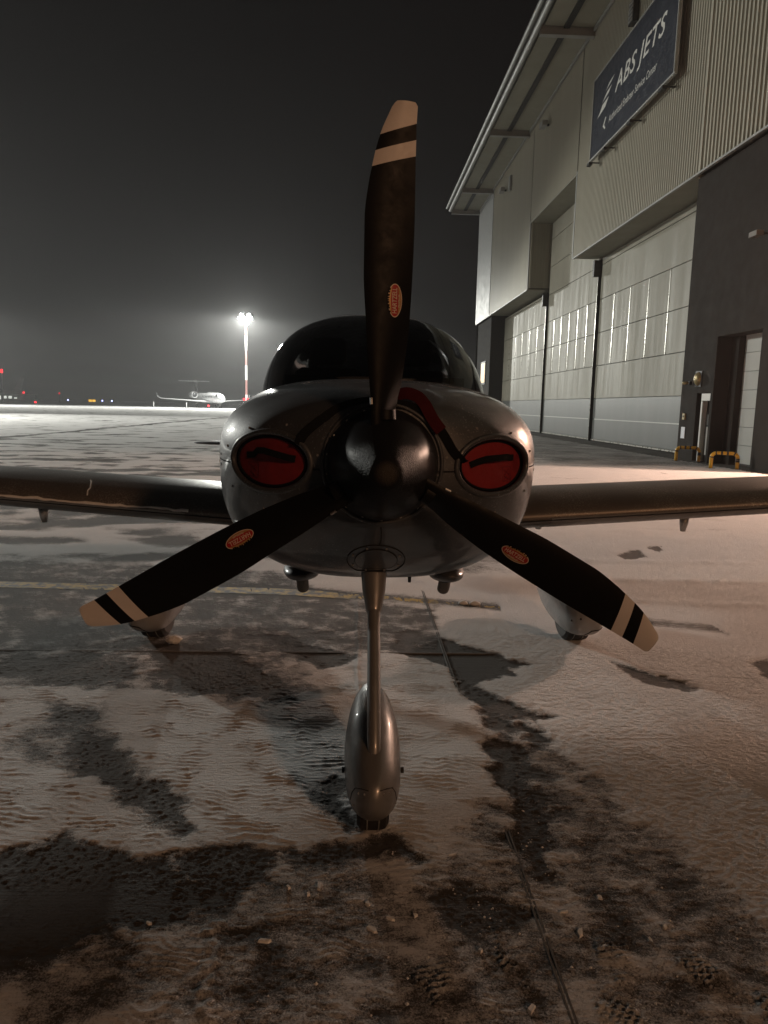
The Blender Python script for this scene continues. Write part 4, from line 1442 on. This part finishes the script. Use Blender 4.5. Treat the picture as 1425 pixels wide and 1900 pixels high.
def gear():
    # nose gear
    X = -0.010
    MB().tube([(X, 0.50, 0.80), (X, 0.455, 0.735), (X, 0.41, 0.672), (X, 0.402, 0.660)], [0.048, 0.042, 0.028, 0.023], 24).build('strut_fairing', 'lit_silver', plane, True, 40)
    st = MB().tube([(X, 0.42, 0.69), (X, 0.26, 0.50), (X, 0.125, 0.340), (X, 0.098, 0.295), (X, 0.085, 0.255), (X + 0.001, 0.088, 0.222)], [0.0225, 0.0225, 0.0225, 0.0215, 0.019, 0.010], 24).build('nose_strut', 'lit_silver', plane, True, 50)
    YS = [-0.035, -0.02, 0.01, 0.07, 0.15, 0.28, 0.42, 0.58, 0.72, 0.80]
    HW = [0.012, 0.034, 0.058, 0.080, 0.092, 0.097, 0.088, 0.062, 0.03, 0.006]
    T = [0.205, 0.235, 0.258, 0.292, 0.326, 0.365, 0.368, 0.33, 0.27, 0.235]
    B = [0.165, 0.135, 0.105, 0.082, 0.070, 0.066, 0.075, 0.11, 0.17, 0.22]
    ys = np.concatenate([np.linspace(-0.035, 0.05, 16), np.linspace(0.06, 0.80, 40)])
    rings = []
    for y in ys:
        w, t, b = (float(hermite(YS, q, y)) for q in (HW, T, B))
        rings.append([(X + p[0], p[1], p[2]) for p in sup(w, t, b, b + (t - b) * 0.42, 2.35, y, 64)])
    mb = MB().loft(rings)
    bv = BVHTree.FromPolygons([Vector(p) for p in mb.v], mb.f)
    wf = mb.build('nose_wheel_fairing', 'lit_silver', plane, True, 60)

    def front(x, z):
        h = bv.ray_cast(Vector((X + x, -1, z)), Vector((0, 1, 0)))
        return h[0]
    # split lines of the fairing
    for sx in (-1, 1):
        P = [front(sx * x, z) for x, z in ((0.018, 0.225), (0.04, 0.222), (0.058, 0.212), (0.068, 0.19), (0.073, 0.16), (0.074, 0.13), (0.066, 0.108))]
        P = [p + Vector((0, -0.0006, 0.0004)) for p in P if p is not None]
        if len(P) > 2:
            MB().tube(P, 0.0016, 6).build('fairing_seam', 'dark_void', wf)
        q = Vector((X + sx * 0.094, 0.17, 0.19))
        MB().tube([q, q + Vector((sx * 0.010, 0, 0))], 0.010, 10).build('axle_plug', 'rubber', wf)
        for x, z in ((0.048, 0.205), (0.064, 0.15), (0.03, 0.212)):
            p = front(sx * x, z)
            if p is not None:
                MB().tube([p, p + Vector((0, -0.002, 0.0005))], 0.0035, 8).build('screw', 'steel', wf)
    wheel((X, 0.165), 0.142, 0.052, 'nose_tyre')
    # main gear
    for sx in (-1, 1):
        cx = sx * 1.262
        YS2 = [1.80, 1.83, 1.90, 2.02, 2.2, 2.45, 2.75, 2.95, 3.05]
        HW2 = [0.03, 0.075, 0.112, 0.128, 0.132, 0.12, 0.08, 0.04, 0.01]
        T2 = [0.24, 0.285, 0.33, 0.37, 0.40, 0.40, 0.36, 0.31, 0.28]
        B2 = [0.19, 0.13, 0.095, 0.075, 0.07, 0.085, 0.15, 0.21, 0.26]
        ys = np.concatenate([np.linspace(1.80, 1.92, 14), np.linspace(1.94, 3.05, 30)])
        rings = []
        for y in ys:
            w, t, b = (float(hermite(YS2, q, y)) for q in (HW2, T2, B2))
            rings.append([(cx + p[0], p[1], p[2]) for p in sup(w, t, b, b + (t - b) * 0.45, 2.6, y, 48)])
        mf = MB().loft(rings)
        b2 = BVHTree.FromPolygons([Vector(p) for p in mf.v], mf.f)
        fo = mf.build('main_wheel_fairing', 'fairing_white', plane, True, 60)
        P = []
        for x in np.linspace(-0.14, 0.14, 15):
            z = 0.150 - 0.075 * sstep(-0.03, 0.05, -sx * x * 0 + (x if sx < 0 else x) * (-1 if sx < 0 else 1) * -1)
            h = b2.ray_cast(Vector((cx + x, 0, float(z))), Vector((0, 1, 0)))[0]
            if h is not None:
                P.append(h + Vector((0, -0.001, 0)))
        if len(P) > 3:
            MB().tube(P, 0.004, 6).build('fairing_seam', 'dark_void', fo)
        for x, z in ((-0.09, 0.2), (-0.05, 0.22), (0.03, 0.24)):
            h = b2.ray_cast(Vector((cx + x, 0, z)), Vector((0, 1, 0)))[0]
            if h is not None:
                MB().tube([h, h + Vector((0, -0.003, 0))], 0.006, 8).build('screw', 'dark_void', fo)
        wheel((cx, 2.12), 0.185, 0.075, 'main_tyre')
        MB().tube([(cx - sx * 0.02, 2.3, 0.33), (sx * 1.08, 2.32, 0.385), (sx * 0.86, 2.34, 0.50), (sx * 0.66, 2.36, 0.67), (sx * 0.58, 2.36, 0.76)], [0.024, 0.024, 0.028, 0.034, 0.04], 16, squash=1.6).build('main_leg', 'silver_paint', plane, True)


def wheel(c, r, hw, name):
    x, y = c
    prof = [(-hw, r * 0.62), (-hw, r * 0.86), (-hw * 0.8, r * 0.965), (-hw * 0.42, r * 0.998), (-hw * 0.36, r * 0.98), (-hw * 0.28, r * 0.998), (hw * 0.28, r * 0.998), (hw * 0.36, r * 0.98), (hw * 0.42, r * 0.998), (hw * 0.8, r * 0.965), (hw, r * 0.86), (hw, r * 0.62)]
    rings = [[(x + px, y + pr * math.cos(a), r + pr * math.sin(a)) for a in np.linspace(0, 2 * math.pi, 48, endpoint=False)] for px, pr in prof]
    t = MB().loft(rings).build(name, 'rubber', plane, True, 30)
    for sx in (-1, 1):
        MB().ring_tube([(x + sx * hw * 0.36, y + r * 0.995 * math.cos(a), r + r * 0.995 * math.sin(a)) for a in np.linspace(0, 2 * math.pi, 40, endpoint=False)], 0.0022, 6).build('tread_rib', 'roof_steel', t)


gear()


# ------------------------------------------------------------------ intake plugs and strap
def plugs():
    side = ('left', 'right')
    for k, (cx, cz, a, b) in enumerate(INTAKES):
        lab = ('dark red foam plug with kinked black handle in the air intake facing the far masts',
               'brighter red foam plug with straight black handle in the air intake toward the hangar')[k]
        t = thing('intake_plug', lab, 'intake plug', (cx, 0.25, cz), 'red engine intake plugs')
        a2, b2 = a - 0.010, b - 0.010
        ts = np.linspace(0, 2 * math.pi, 56, endpoint=False)
        rim = [SURF(cx + (a + 0.004) * math.cos(q), cz + (b + 0.004) * math.sin(q)).y for q in ts]
        mid = sum(rim) / len(rim)

        def face(q, tt):
            i = int(round(tt / (2 * math.pi) * 56)) % 56
            y = rim[i] * q + mid * (1 - q) + 0.020 - 0.012 * (1 - q * q)
            return Vector((cx + a2 * q * math.cos(tt), y, cz + b2 * q * math.sin(tt)))
        rings = [[face(1.0, q) + Vector((0, 0.06, 0)) for q in ts]] + [[face(f_, q) + Vector((0, 0.006 if f_ == 1.0 else 0, 0)) for q in ts] for f_ in (1.0, 0.97, 0.9, 0.75, 0.5, 0.25, 0.04)]
        MB().loft(rings, cap0=False).build('plug_body', 'red_fabric', t, True)
        MB().ring_tube([face(0.985, q) + Vector((0, -0.001, 0)) for q in ts], 0.0042, 8).build('edge_piping', 'black_webbing', t, True)
        # webbing handle, bowed out from the face
        def fy(x, z):
            q = min(1, math.hypot((x - cx) / a2, (z - cz) / b2))
            return face(q, math.atan2((z - cz) / b2, (x - cx) / a2) % (2 * math.pi)).y
        if k == 0:
            pts = [(-0.085, 0.014, 0.003), (-0.060, 0.016, 0.004), (-0.045, 0.032, 0.014), (-0.02, 0.034, 0.024), (0.02, 0.026, 0.026), (0.06, 0.016, 0.014), (0.085, 0.012, 0.003)]
        else:
            pts = [(-0.085, 0.004, 0.003), (-0.062, 0.014, 0.012), (-0.03, 0.024, 0.024), (0.01, 0.026, 0.026), (0.05, 0.026, 0.014), (0.068, 0.022, 0.004), (0.082, 0.022, 0.003)]
        path = [(cx + px, fy(cx + px, cz + pz) - pd, cz + pz) for px, pz, pd in pts]
        MB().ribbon(path, (0, 0, 1), 0.021, 0.003).build('handle', 'black_webbing', t, True, 40)
        # printed patch, nearly the colour of the fabric
        pr = MB()
        px, pz = (-0.062, -0.030) if k == 0 else (0.055, -0.030)
        for (u0, u1, w0, w1) in ((-0.018, 0.018, 0.020, 0.024), (-0.018, 0.018, -0.026, -0.022), (-0.020, -0.016, -0.024, 0.022), (0.016, 0.020, -0.024, 0.022)):
            pr.add([(cx + px + uu, fy(cx + px + uu, cz + pz + ww) - 0.0016, cz + pz + ww) for uu, ww in ((u0, w0), (u1, w0), (u1, w1), (u0, w1))], [(0, 1, 2, 3)])
        for (u0, w0, u1, w1) in ((-0.012, 0.014, 0.010, -0.004), (0.010, 0.014, -0.010, -0.004), (-0.010, -0.008, 0.010, -0.018), (0.008, -0.006, -0.010, -0.018)):
            dx, dz = (u1 - u0), (w1 - w0)
            l = math.hypot(dx, dz)
            nx, nz = -dz / l * 0.0016, dx / l * 0.0016
            pr.add([(cx + px + uu, fy(cx + px + uu, cz + pz + ww) - 0.0018, cz + pz + ww) for uu, ww in ((u0 - nx, w0 - nz), (u1 - nx, w1 - nz), (u1 + nx, w1 + nz), (u0 + nx, w0 + nz))], [(0, 1, 2, 3)])
        if k == 1:
            for q in range(4):
                u = 0.084 + q * 0.0065
                pr.add([(cx + uu, fy(cx + uu, cz + ww) - 0.0016, cz + ww) for uu, ww in ((u, -0.03), (u + 0.0016, -0.03), (u + 0.0016, 0.03), (u, 0.03))], [(0, 1, 2, 3)])
        pr.build('printed_patch', 'red_print', t)
    # strap joining the plugs over the spinner
    s = thing('plug_strap', 'black webbing strap running behind the spinner between the two red plugs', 'strap', (0, 0.2, 1.4))
    pts = [(-0.262, 1.275), (-0.245, 1.305), (-0.215, 1.335), (-0.18, 1.362), (-0.14, 1.388), (-0.095, 1.404), (-0.045, 1.412), (0.0, 1.410), (0.045, 1.406), (0.09, 1.396), (0.13, 1.376), (0.165, 1.345), (0.195, 1.305), (0.22, 1.265), (0.25, 1.235), (0.262, 1.232)]
    path, sides = [], []
    for i, (x, z) in enumerate(pts):
        p = SURF(x, min(z, 1.415))
        path.append(Vector((x, p.y - 0.006, z)))
        rad = Vector((x, 0, z - 1.25))
        sides.append(rad.normalized())
    path, sides = smooth_path(path, sides, 4)
    MB().ribbon(path, sides, 0.028, 0.003).build('webbing', 'black_webbing', s, True, 40)
    # red warning streamer folded over the strap
    st = [(0.035, 0.165, 1.432), (0.07, 0.150, 1.440), (0.10, 0.140, 1.432), (0.125, 0.130, 1.408), (0.142, 0.125, 1.378), (0.160, 0.122, 1.350), (0.178, 0.12, 1.328)]
    sd = [(0.0, 0.25, 1.0), (0.15, 0.2, 1.0), (0.5, 0.1, 0.8), (0.8, 0.1, 0.55), (0.85, 0.1, 0.5), (0.8, 0.1, 0.6), (0.75, 0.1, 0.6)]
    st, sd = smooth_path(st, sd, 5)
    MB().ribbon(st, sd, 0.037, 0.0025).build('red_streamer', 'red_ribbon', s, True, 40)


plugs()


# ------------------------------------------------------------------ ice and crumbs on the apron
def ice():
    spots = [(-0.20, -0.20), (-0.17, -0.165), (-0.03, -0.24), (-0.02, -0.34), (0.10, -0.29), (-0.30, -0.38), (0.03, -0.30), (-0.26, -0.17), (0.64, -0.22), (0.52, -0.28), (0.54, -0.36), (0.59, -0.41), (0.35, -0.60), (0.26, -0.42), (0.20, 0.02), (0.24, -0.02), (0.17, 0.0), (-0.62, -0.31), (0.78, -0.34), (0.72, -0.39)]
    for i, (x, y) in enumerate(spots):
        random.seed(100 + i)
        l, w, h = random.choice((0.008, 0.011, 0.015, 0.019, 0.025)), random.uniform(0.004, 0.010), random.uniform(0.002, 0.004)
        a = random.uniform(0, math.pi)
        n = random.choice((4, 4, 5))
        base, top = [], []
        for k in range(n):
            t = 2 * math.pi * k / n + 0.6 + random.uniform(-0.35, 0.35)
            px, py = l * math.cos(t) * random.uniform(0.8, 1.1), w * math.sin(t) * random.uniform(0.8, 1.1)
            qx, qy = px * math.cos(a) - py * math.sin(a), px * math.sin(a) + py * math.cos(a)
            base.append((x + qx, y + qy, 0.006))
            top.append((x + qx * 0.86, y + qy * 0.86, 0.010 + h * random.uniform(0.6, 1.2)))
        o = MB().loft([base, top]).build('ice_shard', 'ice')
        tag(o, 'small pale shard of broken ice lying on the dark apron', 'ice shard', 'ice shards scattered before the nose wheel')
    random.seed(11)
    mb = MB()
    for i in range(1500):
        x = random.uniform(-0.45, 1.2)
        y = random.choice((random.uniform(-0.75, -0.1), random.gauss(-0.45, 0.14), random.uniform(-0.2, 0.3)))
        if y > 0.0 and not (0.05 < x < 0.6):
            continue
        dens = float(fbm(np.array([x * 3]), np.array([y * 3]), 3, 55)[0])
        if dens < -0.12 + 0.25 * (x < 0):
            continue
        s = min(0.006, random.expovariate(1 / 0.0013) + 0.0009)
        v = [(x + s * random.uniform(0.6, 1.2) * dx, y + s * random.uniform(0.6, 1.2) * dy, 0.003 + s * 0.8 * random.uniform(0.6, 1.2) * dz + s * 0.5) for dx, dy, dz in ((1, 0, 0), (0, 1, 0), (-1, 0, 0), (0, -1, 0), (0.1, 0.1, 1), (0, 0, -0.6))]
        mb.add(v, [(0, 1, 4), (1, 2, 4), (2, 3, 4), (3, 0, 4), (1, 0, 5), (2, 1, 5), (3, 2, 5), (0, 3, 5)])
    o = mb.build('snow_crumbs', 'snow_crumb')
    tag(o, 'loose crumbs of trodden snow scattered over the near apron', 'snow crumbs', kind='stuff')
    # frozen lump by the left main wheel
    random.seed(5)
    for (x, y, z, s, lab) in ((-1.13, 1.98, 0.022, 0.032, 'clear lump of ice frozen beside the main wheel'), (0.78, 2.84, 0.015, 0.028, 'white snow lump on the yellow line under the fuselage'), (0.70, 2.86, 0.013, 0.024, 'smaller white snow lump beside it on the yellow line')):
        rings = []
        for i in range(6):
            p = math.pi * (i + 0.3) / 5.6
            rings.append([(x + s * 1.5 * math.sin(p) * math.cos(t) * random.uniform(0.8, 1.15), y + s * math.sin(p) * math.sin(t) * random.uniform(0.8, 1.15), max(0.001, z + s * 0.7 * math.cos(p) * random.uniform(0.8, 1.15))) for t in np.linspace(0, 2 * math.pi, 12, endpoint=False)])
        tag(MB().loft(rings).build('ice_lump', 'ice' if s > 0.03 else 'snow_crumb', None, s < 0.03), lab, 'ice lump')


ice()


# ------------------------------------------------------------------ light masts, jet, far airfield
def mast(x, y, H, label, power, target, heads, lightpos, angle=150):
    t = thing('floodlight_mast', label, 'light mast', (x, y, 0), 'apron floodlight masts')
    nb = 6
    for k in range(nb):
        z0, z1 = H * k / nb, H * (k + 1) / nb
        r0, r1 = 0.30 - 0.12 * k / nb, 0.30 - 0.12 * (k + 1) / nb
        MB().tube([(x, y, z0), (x, y, z1)], [r0, r1], 14).build('pole_band', 'mast_red' if k % 2 == 1 else 'mast_white', t, True, 40)
    MB().box(x - 1.6, x + 1.6, y - 0.5, y + 0.5, H, H + 0.15).box(x - 1.6, x + 1.6, y - 0.55, y - 0.5, H + 0.9, H + 1.0).build('head_frame', 'roof_steel', t)
    for i, (dx, dz) in enumerate(heads):
        hd = MB().box(x + dx - 0.35, x + dx + 0.35, y - 0.95, y - 0.6, H + dz - 0.3, H + dz + 0.3).build('flood_head', 'dark_trim', t)
        box('lens', x + dx - 0.31, x + dx + 0.31, y - 0.985, y - 0.955, H + dz - 0.26, H + dz + 0.26, 'lamp_white', hd)
    l = point_light('flood', 'SPOT', lightpos, power, COOL, 0.8, t, target, angle, 0.12)
    return t


def far_field():
    t = mast(-24.9, 160.0, 19.3, 'red and white banded floodlight mast glowing beyond the parked jet', MAST_FAR, (-25.5, 154, 0),
             [(-1.2, 0.45), (0.0, 0.45), (1.2, 0.45), (-0.8, 1.15), (0.8, 1.15), (0.3, -0.5)], (-24.9, 158.6, 19.7))
    point_light('flood', 'SPOT', (-24.9, 158.4, 20.3), MAST_BEAM, COOL, 0.8, t, (-17, 112, 0), 74, 0.4)
    for dx in (-0.5, 0.5):
        MB().box(-24.9 + dx * 0.8 - 0.25, -24.9 + dx * 0.8 + 0.25, 159.3, 159.6, 2.0, 2.45).build('red_lamp', 'lamp_red', t)
    mast(-40.5, 48.5, 13.6, 'floodlight mast standing beyond the frame edge across the apron', MAST_SIDE, (-36.2, 42.2, 0),
         [(-1.2, 0.45), (0.0, 0.45), (1.2, 0.45)], (-40.5, 47.1, 13.9), 140)

    mast(-80.0, 132.0, 19.0, 'added floodlight mast beyond the frame edge, raising the sky glow on the left', MAST_ADDED, (-79, 127, 0),
         [(-1.2, 0.45), (0.0, 0.45), (1.2, 0.45)], (-80.0, 130.6, 19.4))

    # parked business jet, nose towards the right foreground
    J = thing('business_jet', 'white twin-engine business jet with dark T-tail parked across the apron', 'jet airplane', (-36, 180, 0))
    base = Vector((-36.3, 174.0, 0))
    yaw = R(27)
    G = 1.07

    def W(f, s, z):
        """f forward, s towards the jet's left wing, z up"""
        fx, fy = math.sin(yaw), -math.cos(yaw)
        return Vector((base.x + G * (f * fx - s * fy), base.y + G * (f * fy + s * fx), G * z))
    prof = [(-11.5, 0.12, 2.9), (-10, 0.5, 2.75), (-8, 0.85, 2.5), (-5, 1.02, 2.3), (0, 1.05, 2.25), (6, 1.05, 2.25), (8.5, 1.0, 2.22), (10, 0.86, 2.12), (11.2, 0.6, 1.98), (12, 0.32, 1.86), (12.4, 0.06, 1.8)]
    rings = [[W(f, r * math.cos(a), z + r * 1.08 * math.sin(a)) for a in np.linspace(0, 2 * math.pi, 28, endpoint=False)] for f, r, z in prof]
    MB().loft(rings).build('fuselage', 'jet_white', J, True, 60)
    for sg in (-1, 1):
        MB().loft([[W(f, sg * 0.62 * q, 2.62 + dz) for f, dz in ((10.15, 0.02), (9.3, 0.35), (8.9, 0.42), (9.0, 0.05))] for q in (0.1, 1.32)]).build('cockpit_window', 'jet_dark', J)
        for k in range(7):
            c = W(6.6 - k * 1.25, sg * 1.06, 2.5)
            u = W(6.6 - k * 1.25 + 0.22, sg * 1.07, 2.5) - W(6.6 - k * 1.25, sg * 1.07, 2.5)
            MB().add([c - u + Vector((0, 0, -0.2)), c + u + Vector((0, 0, -0.2)), c + u + Vector((0, 0, 0.2)), c - u + Vector((0, 0, 0.2))], [(0, 1, 2, 3)]).build('cabin_window', 'jet_dark', J)
        # wing with winglet
        rr = []
        for (s, f0, c, th, z) in ((0.6, 3.2, 4.6, 0.5, 1.45), (3.5, 1.6, 2.9, 0.32, 1.6), (10.0, -1.9, 1.2, 0.12, 2.0), (10.6, -2.5, 0.95, 0.1, 2.5), (10.8, -2.9, 0.6, 0.06, 3.2)):
            rr.append([W(f0 - c * (0.5 - 0.5 * math.cos(a)), sg * s, z + th / 2 * math.sin(a)) for a in np.linspace(0, 2 * math.pi, 16, endpoint=False)])
        MB().loft(rr).build('wing', 'jet_white', J, True, 60)
        # engine
        e = [(-4.2, 0.62), (-4.0, 0.72), (-5.5, 0.78), (-7.4, 0.62), (-8.4, 0.42)]
        en = MB().loft([[W(f, sg * 1.95 + r * math.cos(a), 2.95 + r * math.sin(a)) for a in np.linspace(0, 2 * math.pi, 24, endpoint=False)] for f, r in e]).build('engine', 'jet_white', J, True, 60)
        MB().loft([[W(f, sg * 1.95 + r * math.cos(a), 2.95 + r * math.sin(a)) for a in np.linspace(0, 2 * math.pi, 24, endpoint=False)] for f, r in ((-4.16, 0.58), (-4.12, 0.56))]).build('intake', 'jet_dark', en, True)
        # T-tail half
        rr = []
        for (s, f0, c, th) in ((0.0, -10.6, 2.0, 0.34), (3.7, -12.0, 1.0, 0.22)):
            rr.append([W(f0 - c * (0.5 - 0.5 * math.cos(a)), sg * s, 6.25 + th / 2 * math.sin(a)) for a in np.linspace(0, 2 * math.pi, 14, endpoint=False)])
        MB().loft(rr).build('tailplane', 'jet_white', J, True, 60)
        # main gear
        lg = MB().tube([W(-1.2, sg * 2.2, 1.5), W(-1.2, sg * 2.2, 0.45)], 0.11, 8).build('gear_leg', 'roof_steel', J)
        MB().tube([W(-1.2, sg * 2.0, 0.42), W(-1.2, sg * 2.5, 0.42)], 0.42, 18).build('wheel', 'rubber', lg)
    rr = []
    for (z, f0, c, th) in ((3.0, -7.4, 4.2, 0.4), (6.3, -10.4, 2.1, 0.22)):
        rr.append([W(f0 - c * (0.5 - 0.5 * math.cos(a)), th / 2 * math.sin(a), z) for a in np.linspace(0, 2 * math.pi, 16, endpoint=False)])
    MB().loft(rr).build('fin', 'jet_dark', J, True, 60)
    MB().loft([[W(f, r * math.cos(a), 6.25 + r * math.sin(a)) for a in np.linspace(0, 2 * math.pi, 12, endpoint=False)] for f, r in ((-9.9, 0.05), (-10.4, 0.26), (-12.4, 0.22), (-13.2, 0.05))]).build('tail_bullet', 'jet_white', J, True)
    lg = MB().tube([W(9.3, 0, 1.3), W(9.4, 0, 0.35)], 0.09, 8).build('gear_leg', 'roof_steel', J)
    for sg in (-1, 1):
        MB().tube([W(9.4, sg * 0.1, 0.32), W(9.4, sg * 0.32, 0.32)], 0.32, 16).build('wheel', 'rubber', lg)
    # chocks and cones
    for (x, y, lab) in ((-48.3, 170.0, 'thin pale marker post on the apron beyond the jet wing tip'), (-40.6, 170.0, 'thin pale marker post on the apron near the jet fuselage')):
        p = thing('marker_post', lab, 'post', (x, y, 0), 'marker posts by the jet')
        MB().tube([(x, y, 0), (x, y, 1.25)], [0.11, 0.09], 10).build('pole', 'mast_white', p)
        MB().tube([(x, y, 0), (x, y, 0.12)], [0.3, 0.25], 12).build('foot', 'rubber', p)
    # red beacons on the ground
    for (x, y, s, lab) in ((-75.8, 170.0, 0.27, 'red beacon glowing low on the apron edge'), (-34.5, 165.5, 0.27, 'red beacon glowing beneath the business jet')):
        p = thing('ground_beacon', lab, 'beacon', (x, y, 0), 'red ground beacons')
        MB().tube([(x, y, 0), (x, y, 0.35)], [0.25, 0.15], 10).build('base', 'rubber', p)
        MB().loft([[(x + s * math.sin(q) * math.cos(t), y + s * math.sin(q) * math.sin(t), 0.35 + s * (1 - math.cos(q)) * 0.8) for t in np.linspace(0, 2 * math.pi, 12, endpoint=False)] for q in (0.2, 0.8, 1.4, 2.0, 2.8)]).build('lens', 'lamp_red', p, True)
    # far mast with a red top lamp
    m = thing('beacon_mast', 'thin pale mast topped by a red lamp at the frame edge', 'mast', (-126.6, 260, 0))
    MB().tube([(-126.6, 260, 0), (-126.6, 260, 10.2)], [0.22, 0.14], 10).build('pole', 'mast_white', m)
    MB().tube([(-126.6, 260, 10.2), (-126.6, 260, 11.5)], [0.36, 0.32], 12).build('red_lamp', 'lamp_red', m)
    # far terminal building with lit windows
    b = thing('terminal_building', 'low distant terminal building with pale lit windows', 'building', (-165, 332, 0))
    box('wall', -185, -153, 330, 345, 0, 3.0, 'far_building', b)
    box('roof', -186, -152, 329, 346, 3.0, 3.5, 'mast_white', b)
    random.seed(3)
    for k in range(12):
        x = -183 + k * 2.5
        box('window', x, x + random.uniform(0.8, 1.8), 329.85, 329.95, random.choice((0.8, 1.2)), random.choice((1.7, 2.3)), 'far_window', b)
    for (x, y, z, lab) in ((-151.2, 330, 3.6, 'red lamp on a pole at the end of the terminal building'), (-123.1, 300, 3.5, 'lone red lamp on a pole beyond the apron')):
        p = thing('obstruction_lamp', lab, 'obstruction lamp', (x, y, 0), 'red obstruction lamps')
        MB().tube([(x, y, 0), (x, y, z)], 0.08, 8).build('pole', 'far_building', p)
        s = 0.5 if x < -140 else 0.3
        MB().tube([(x, y, z), (x, y, z + s * 1.6)], [s * 0.8, s * 0.6], 10).build('lens', 'lamp_red', p)
    # distant tail fin
    p = thing('airliner_tail', 'faint grey tail fin of a distant parked airliner', 'airplane', (-156, 335, 0))
    rr = []
    for (z, x0, c, th) in ((4.0, -160.5, 4.5, 0.5), (10.6, -156.2, 1.8, 0.2)):
        rr.append([(x0 + c * (0.5 - 0.5 * math.cos(a)), 338 + th / 2 * math.sin(a), z) for a in np.linspace(0, 2 * math.pi, 14, endpoint=False)])
    MB().loft(rr).build('fin', 'mast_white', p, True, 60)
    MB().tube([(-166, 338, 3.4), (-160, 338, 3.7), (-156, 338, 4.2)], [1.6, 1.4, 0.5], 16).build('fuselage', 'mast_white', p, True)
    # lit taxiway sign and edge lights
    p = thing('taxiway_sign', 'yellow lit taxiway sign glowing on the far apron edge', 'sign', (-102.6, 280, 0))
    MB().box(-104.0, -101.2, 280, 280.3, 0.55, 1.5).build('case', 'far_building', p)
    for k in range(2):
        box('panel', -103.9 + k * 1.4, -102.7 + k * 1.4, 279.95, 279.99, 0.6, 1.45, 'lamp_yellow', p)
    for k in range(3):
        MB().tube([(-103.6 + k * 1.1, 280.15, 0), (-103.6 + k * 1.1, 280.15, 0.55)], 0.06, 6).build('leg', 'far_building', p)
    for (x, y, mat, lab) in ((-119.7, 300, 'lamp_blue', 'blue taxiway edge light below the lone red lamp'), (-105.7, 300, 'lamp_blue', 'bluish edge light just beside the yellow sign'), (-101.8, 300, 'lamp_blue', 'pale edge light farther along from the yellow sign')):
        p = thing('edge_light', lab, 'edge light', (x, y, 0), 'taxiway edge lights')
        MB().tube([(x, y, 0), (x, y, 0.8)], 0.08, 6).build('stem', 'far_building', p)
        MB().tube([(x, y, 0.8), (x, y, 1.35)], [0.3, 0.22], 10).build('lens', mat, p)


far_field()


# ------------------------------------------------------------------ haze
def haze():
    m = bpy.data.materials.new('haze')
    m.use_nodes = True
    nt = m.node_tree
    nt.nodes.remove(nt.nodes['Principled BSDF'])
    pv = nd(nt, 'ShaderNodeVolumePrincipled')
    pv.inputs['Color'].default_value = (0.93, 0.94, 0.96, 1)
    pv.inputs['Density'].default_value = HAZE_DENSITY
    pv.inputs['Anisotropy'].default_value = 0.55
    nt.links.new(pv.outputs[0], nt.nodes['Material Output'].inputs['Volume'])
    MATS['haze'] = m
    o = box('haze', -1600, 1600, -1600, 1600, -1.2, 34.0, 'haze')
    tag(o, 'cold night haze glowing round the floodlights', 'haze', kind='stuff')


haze()
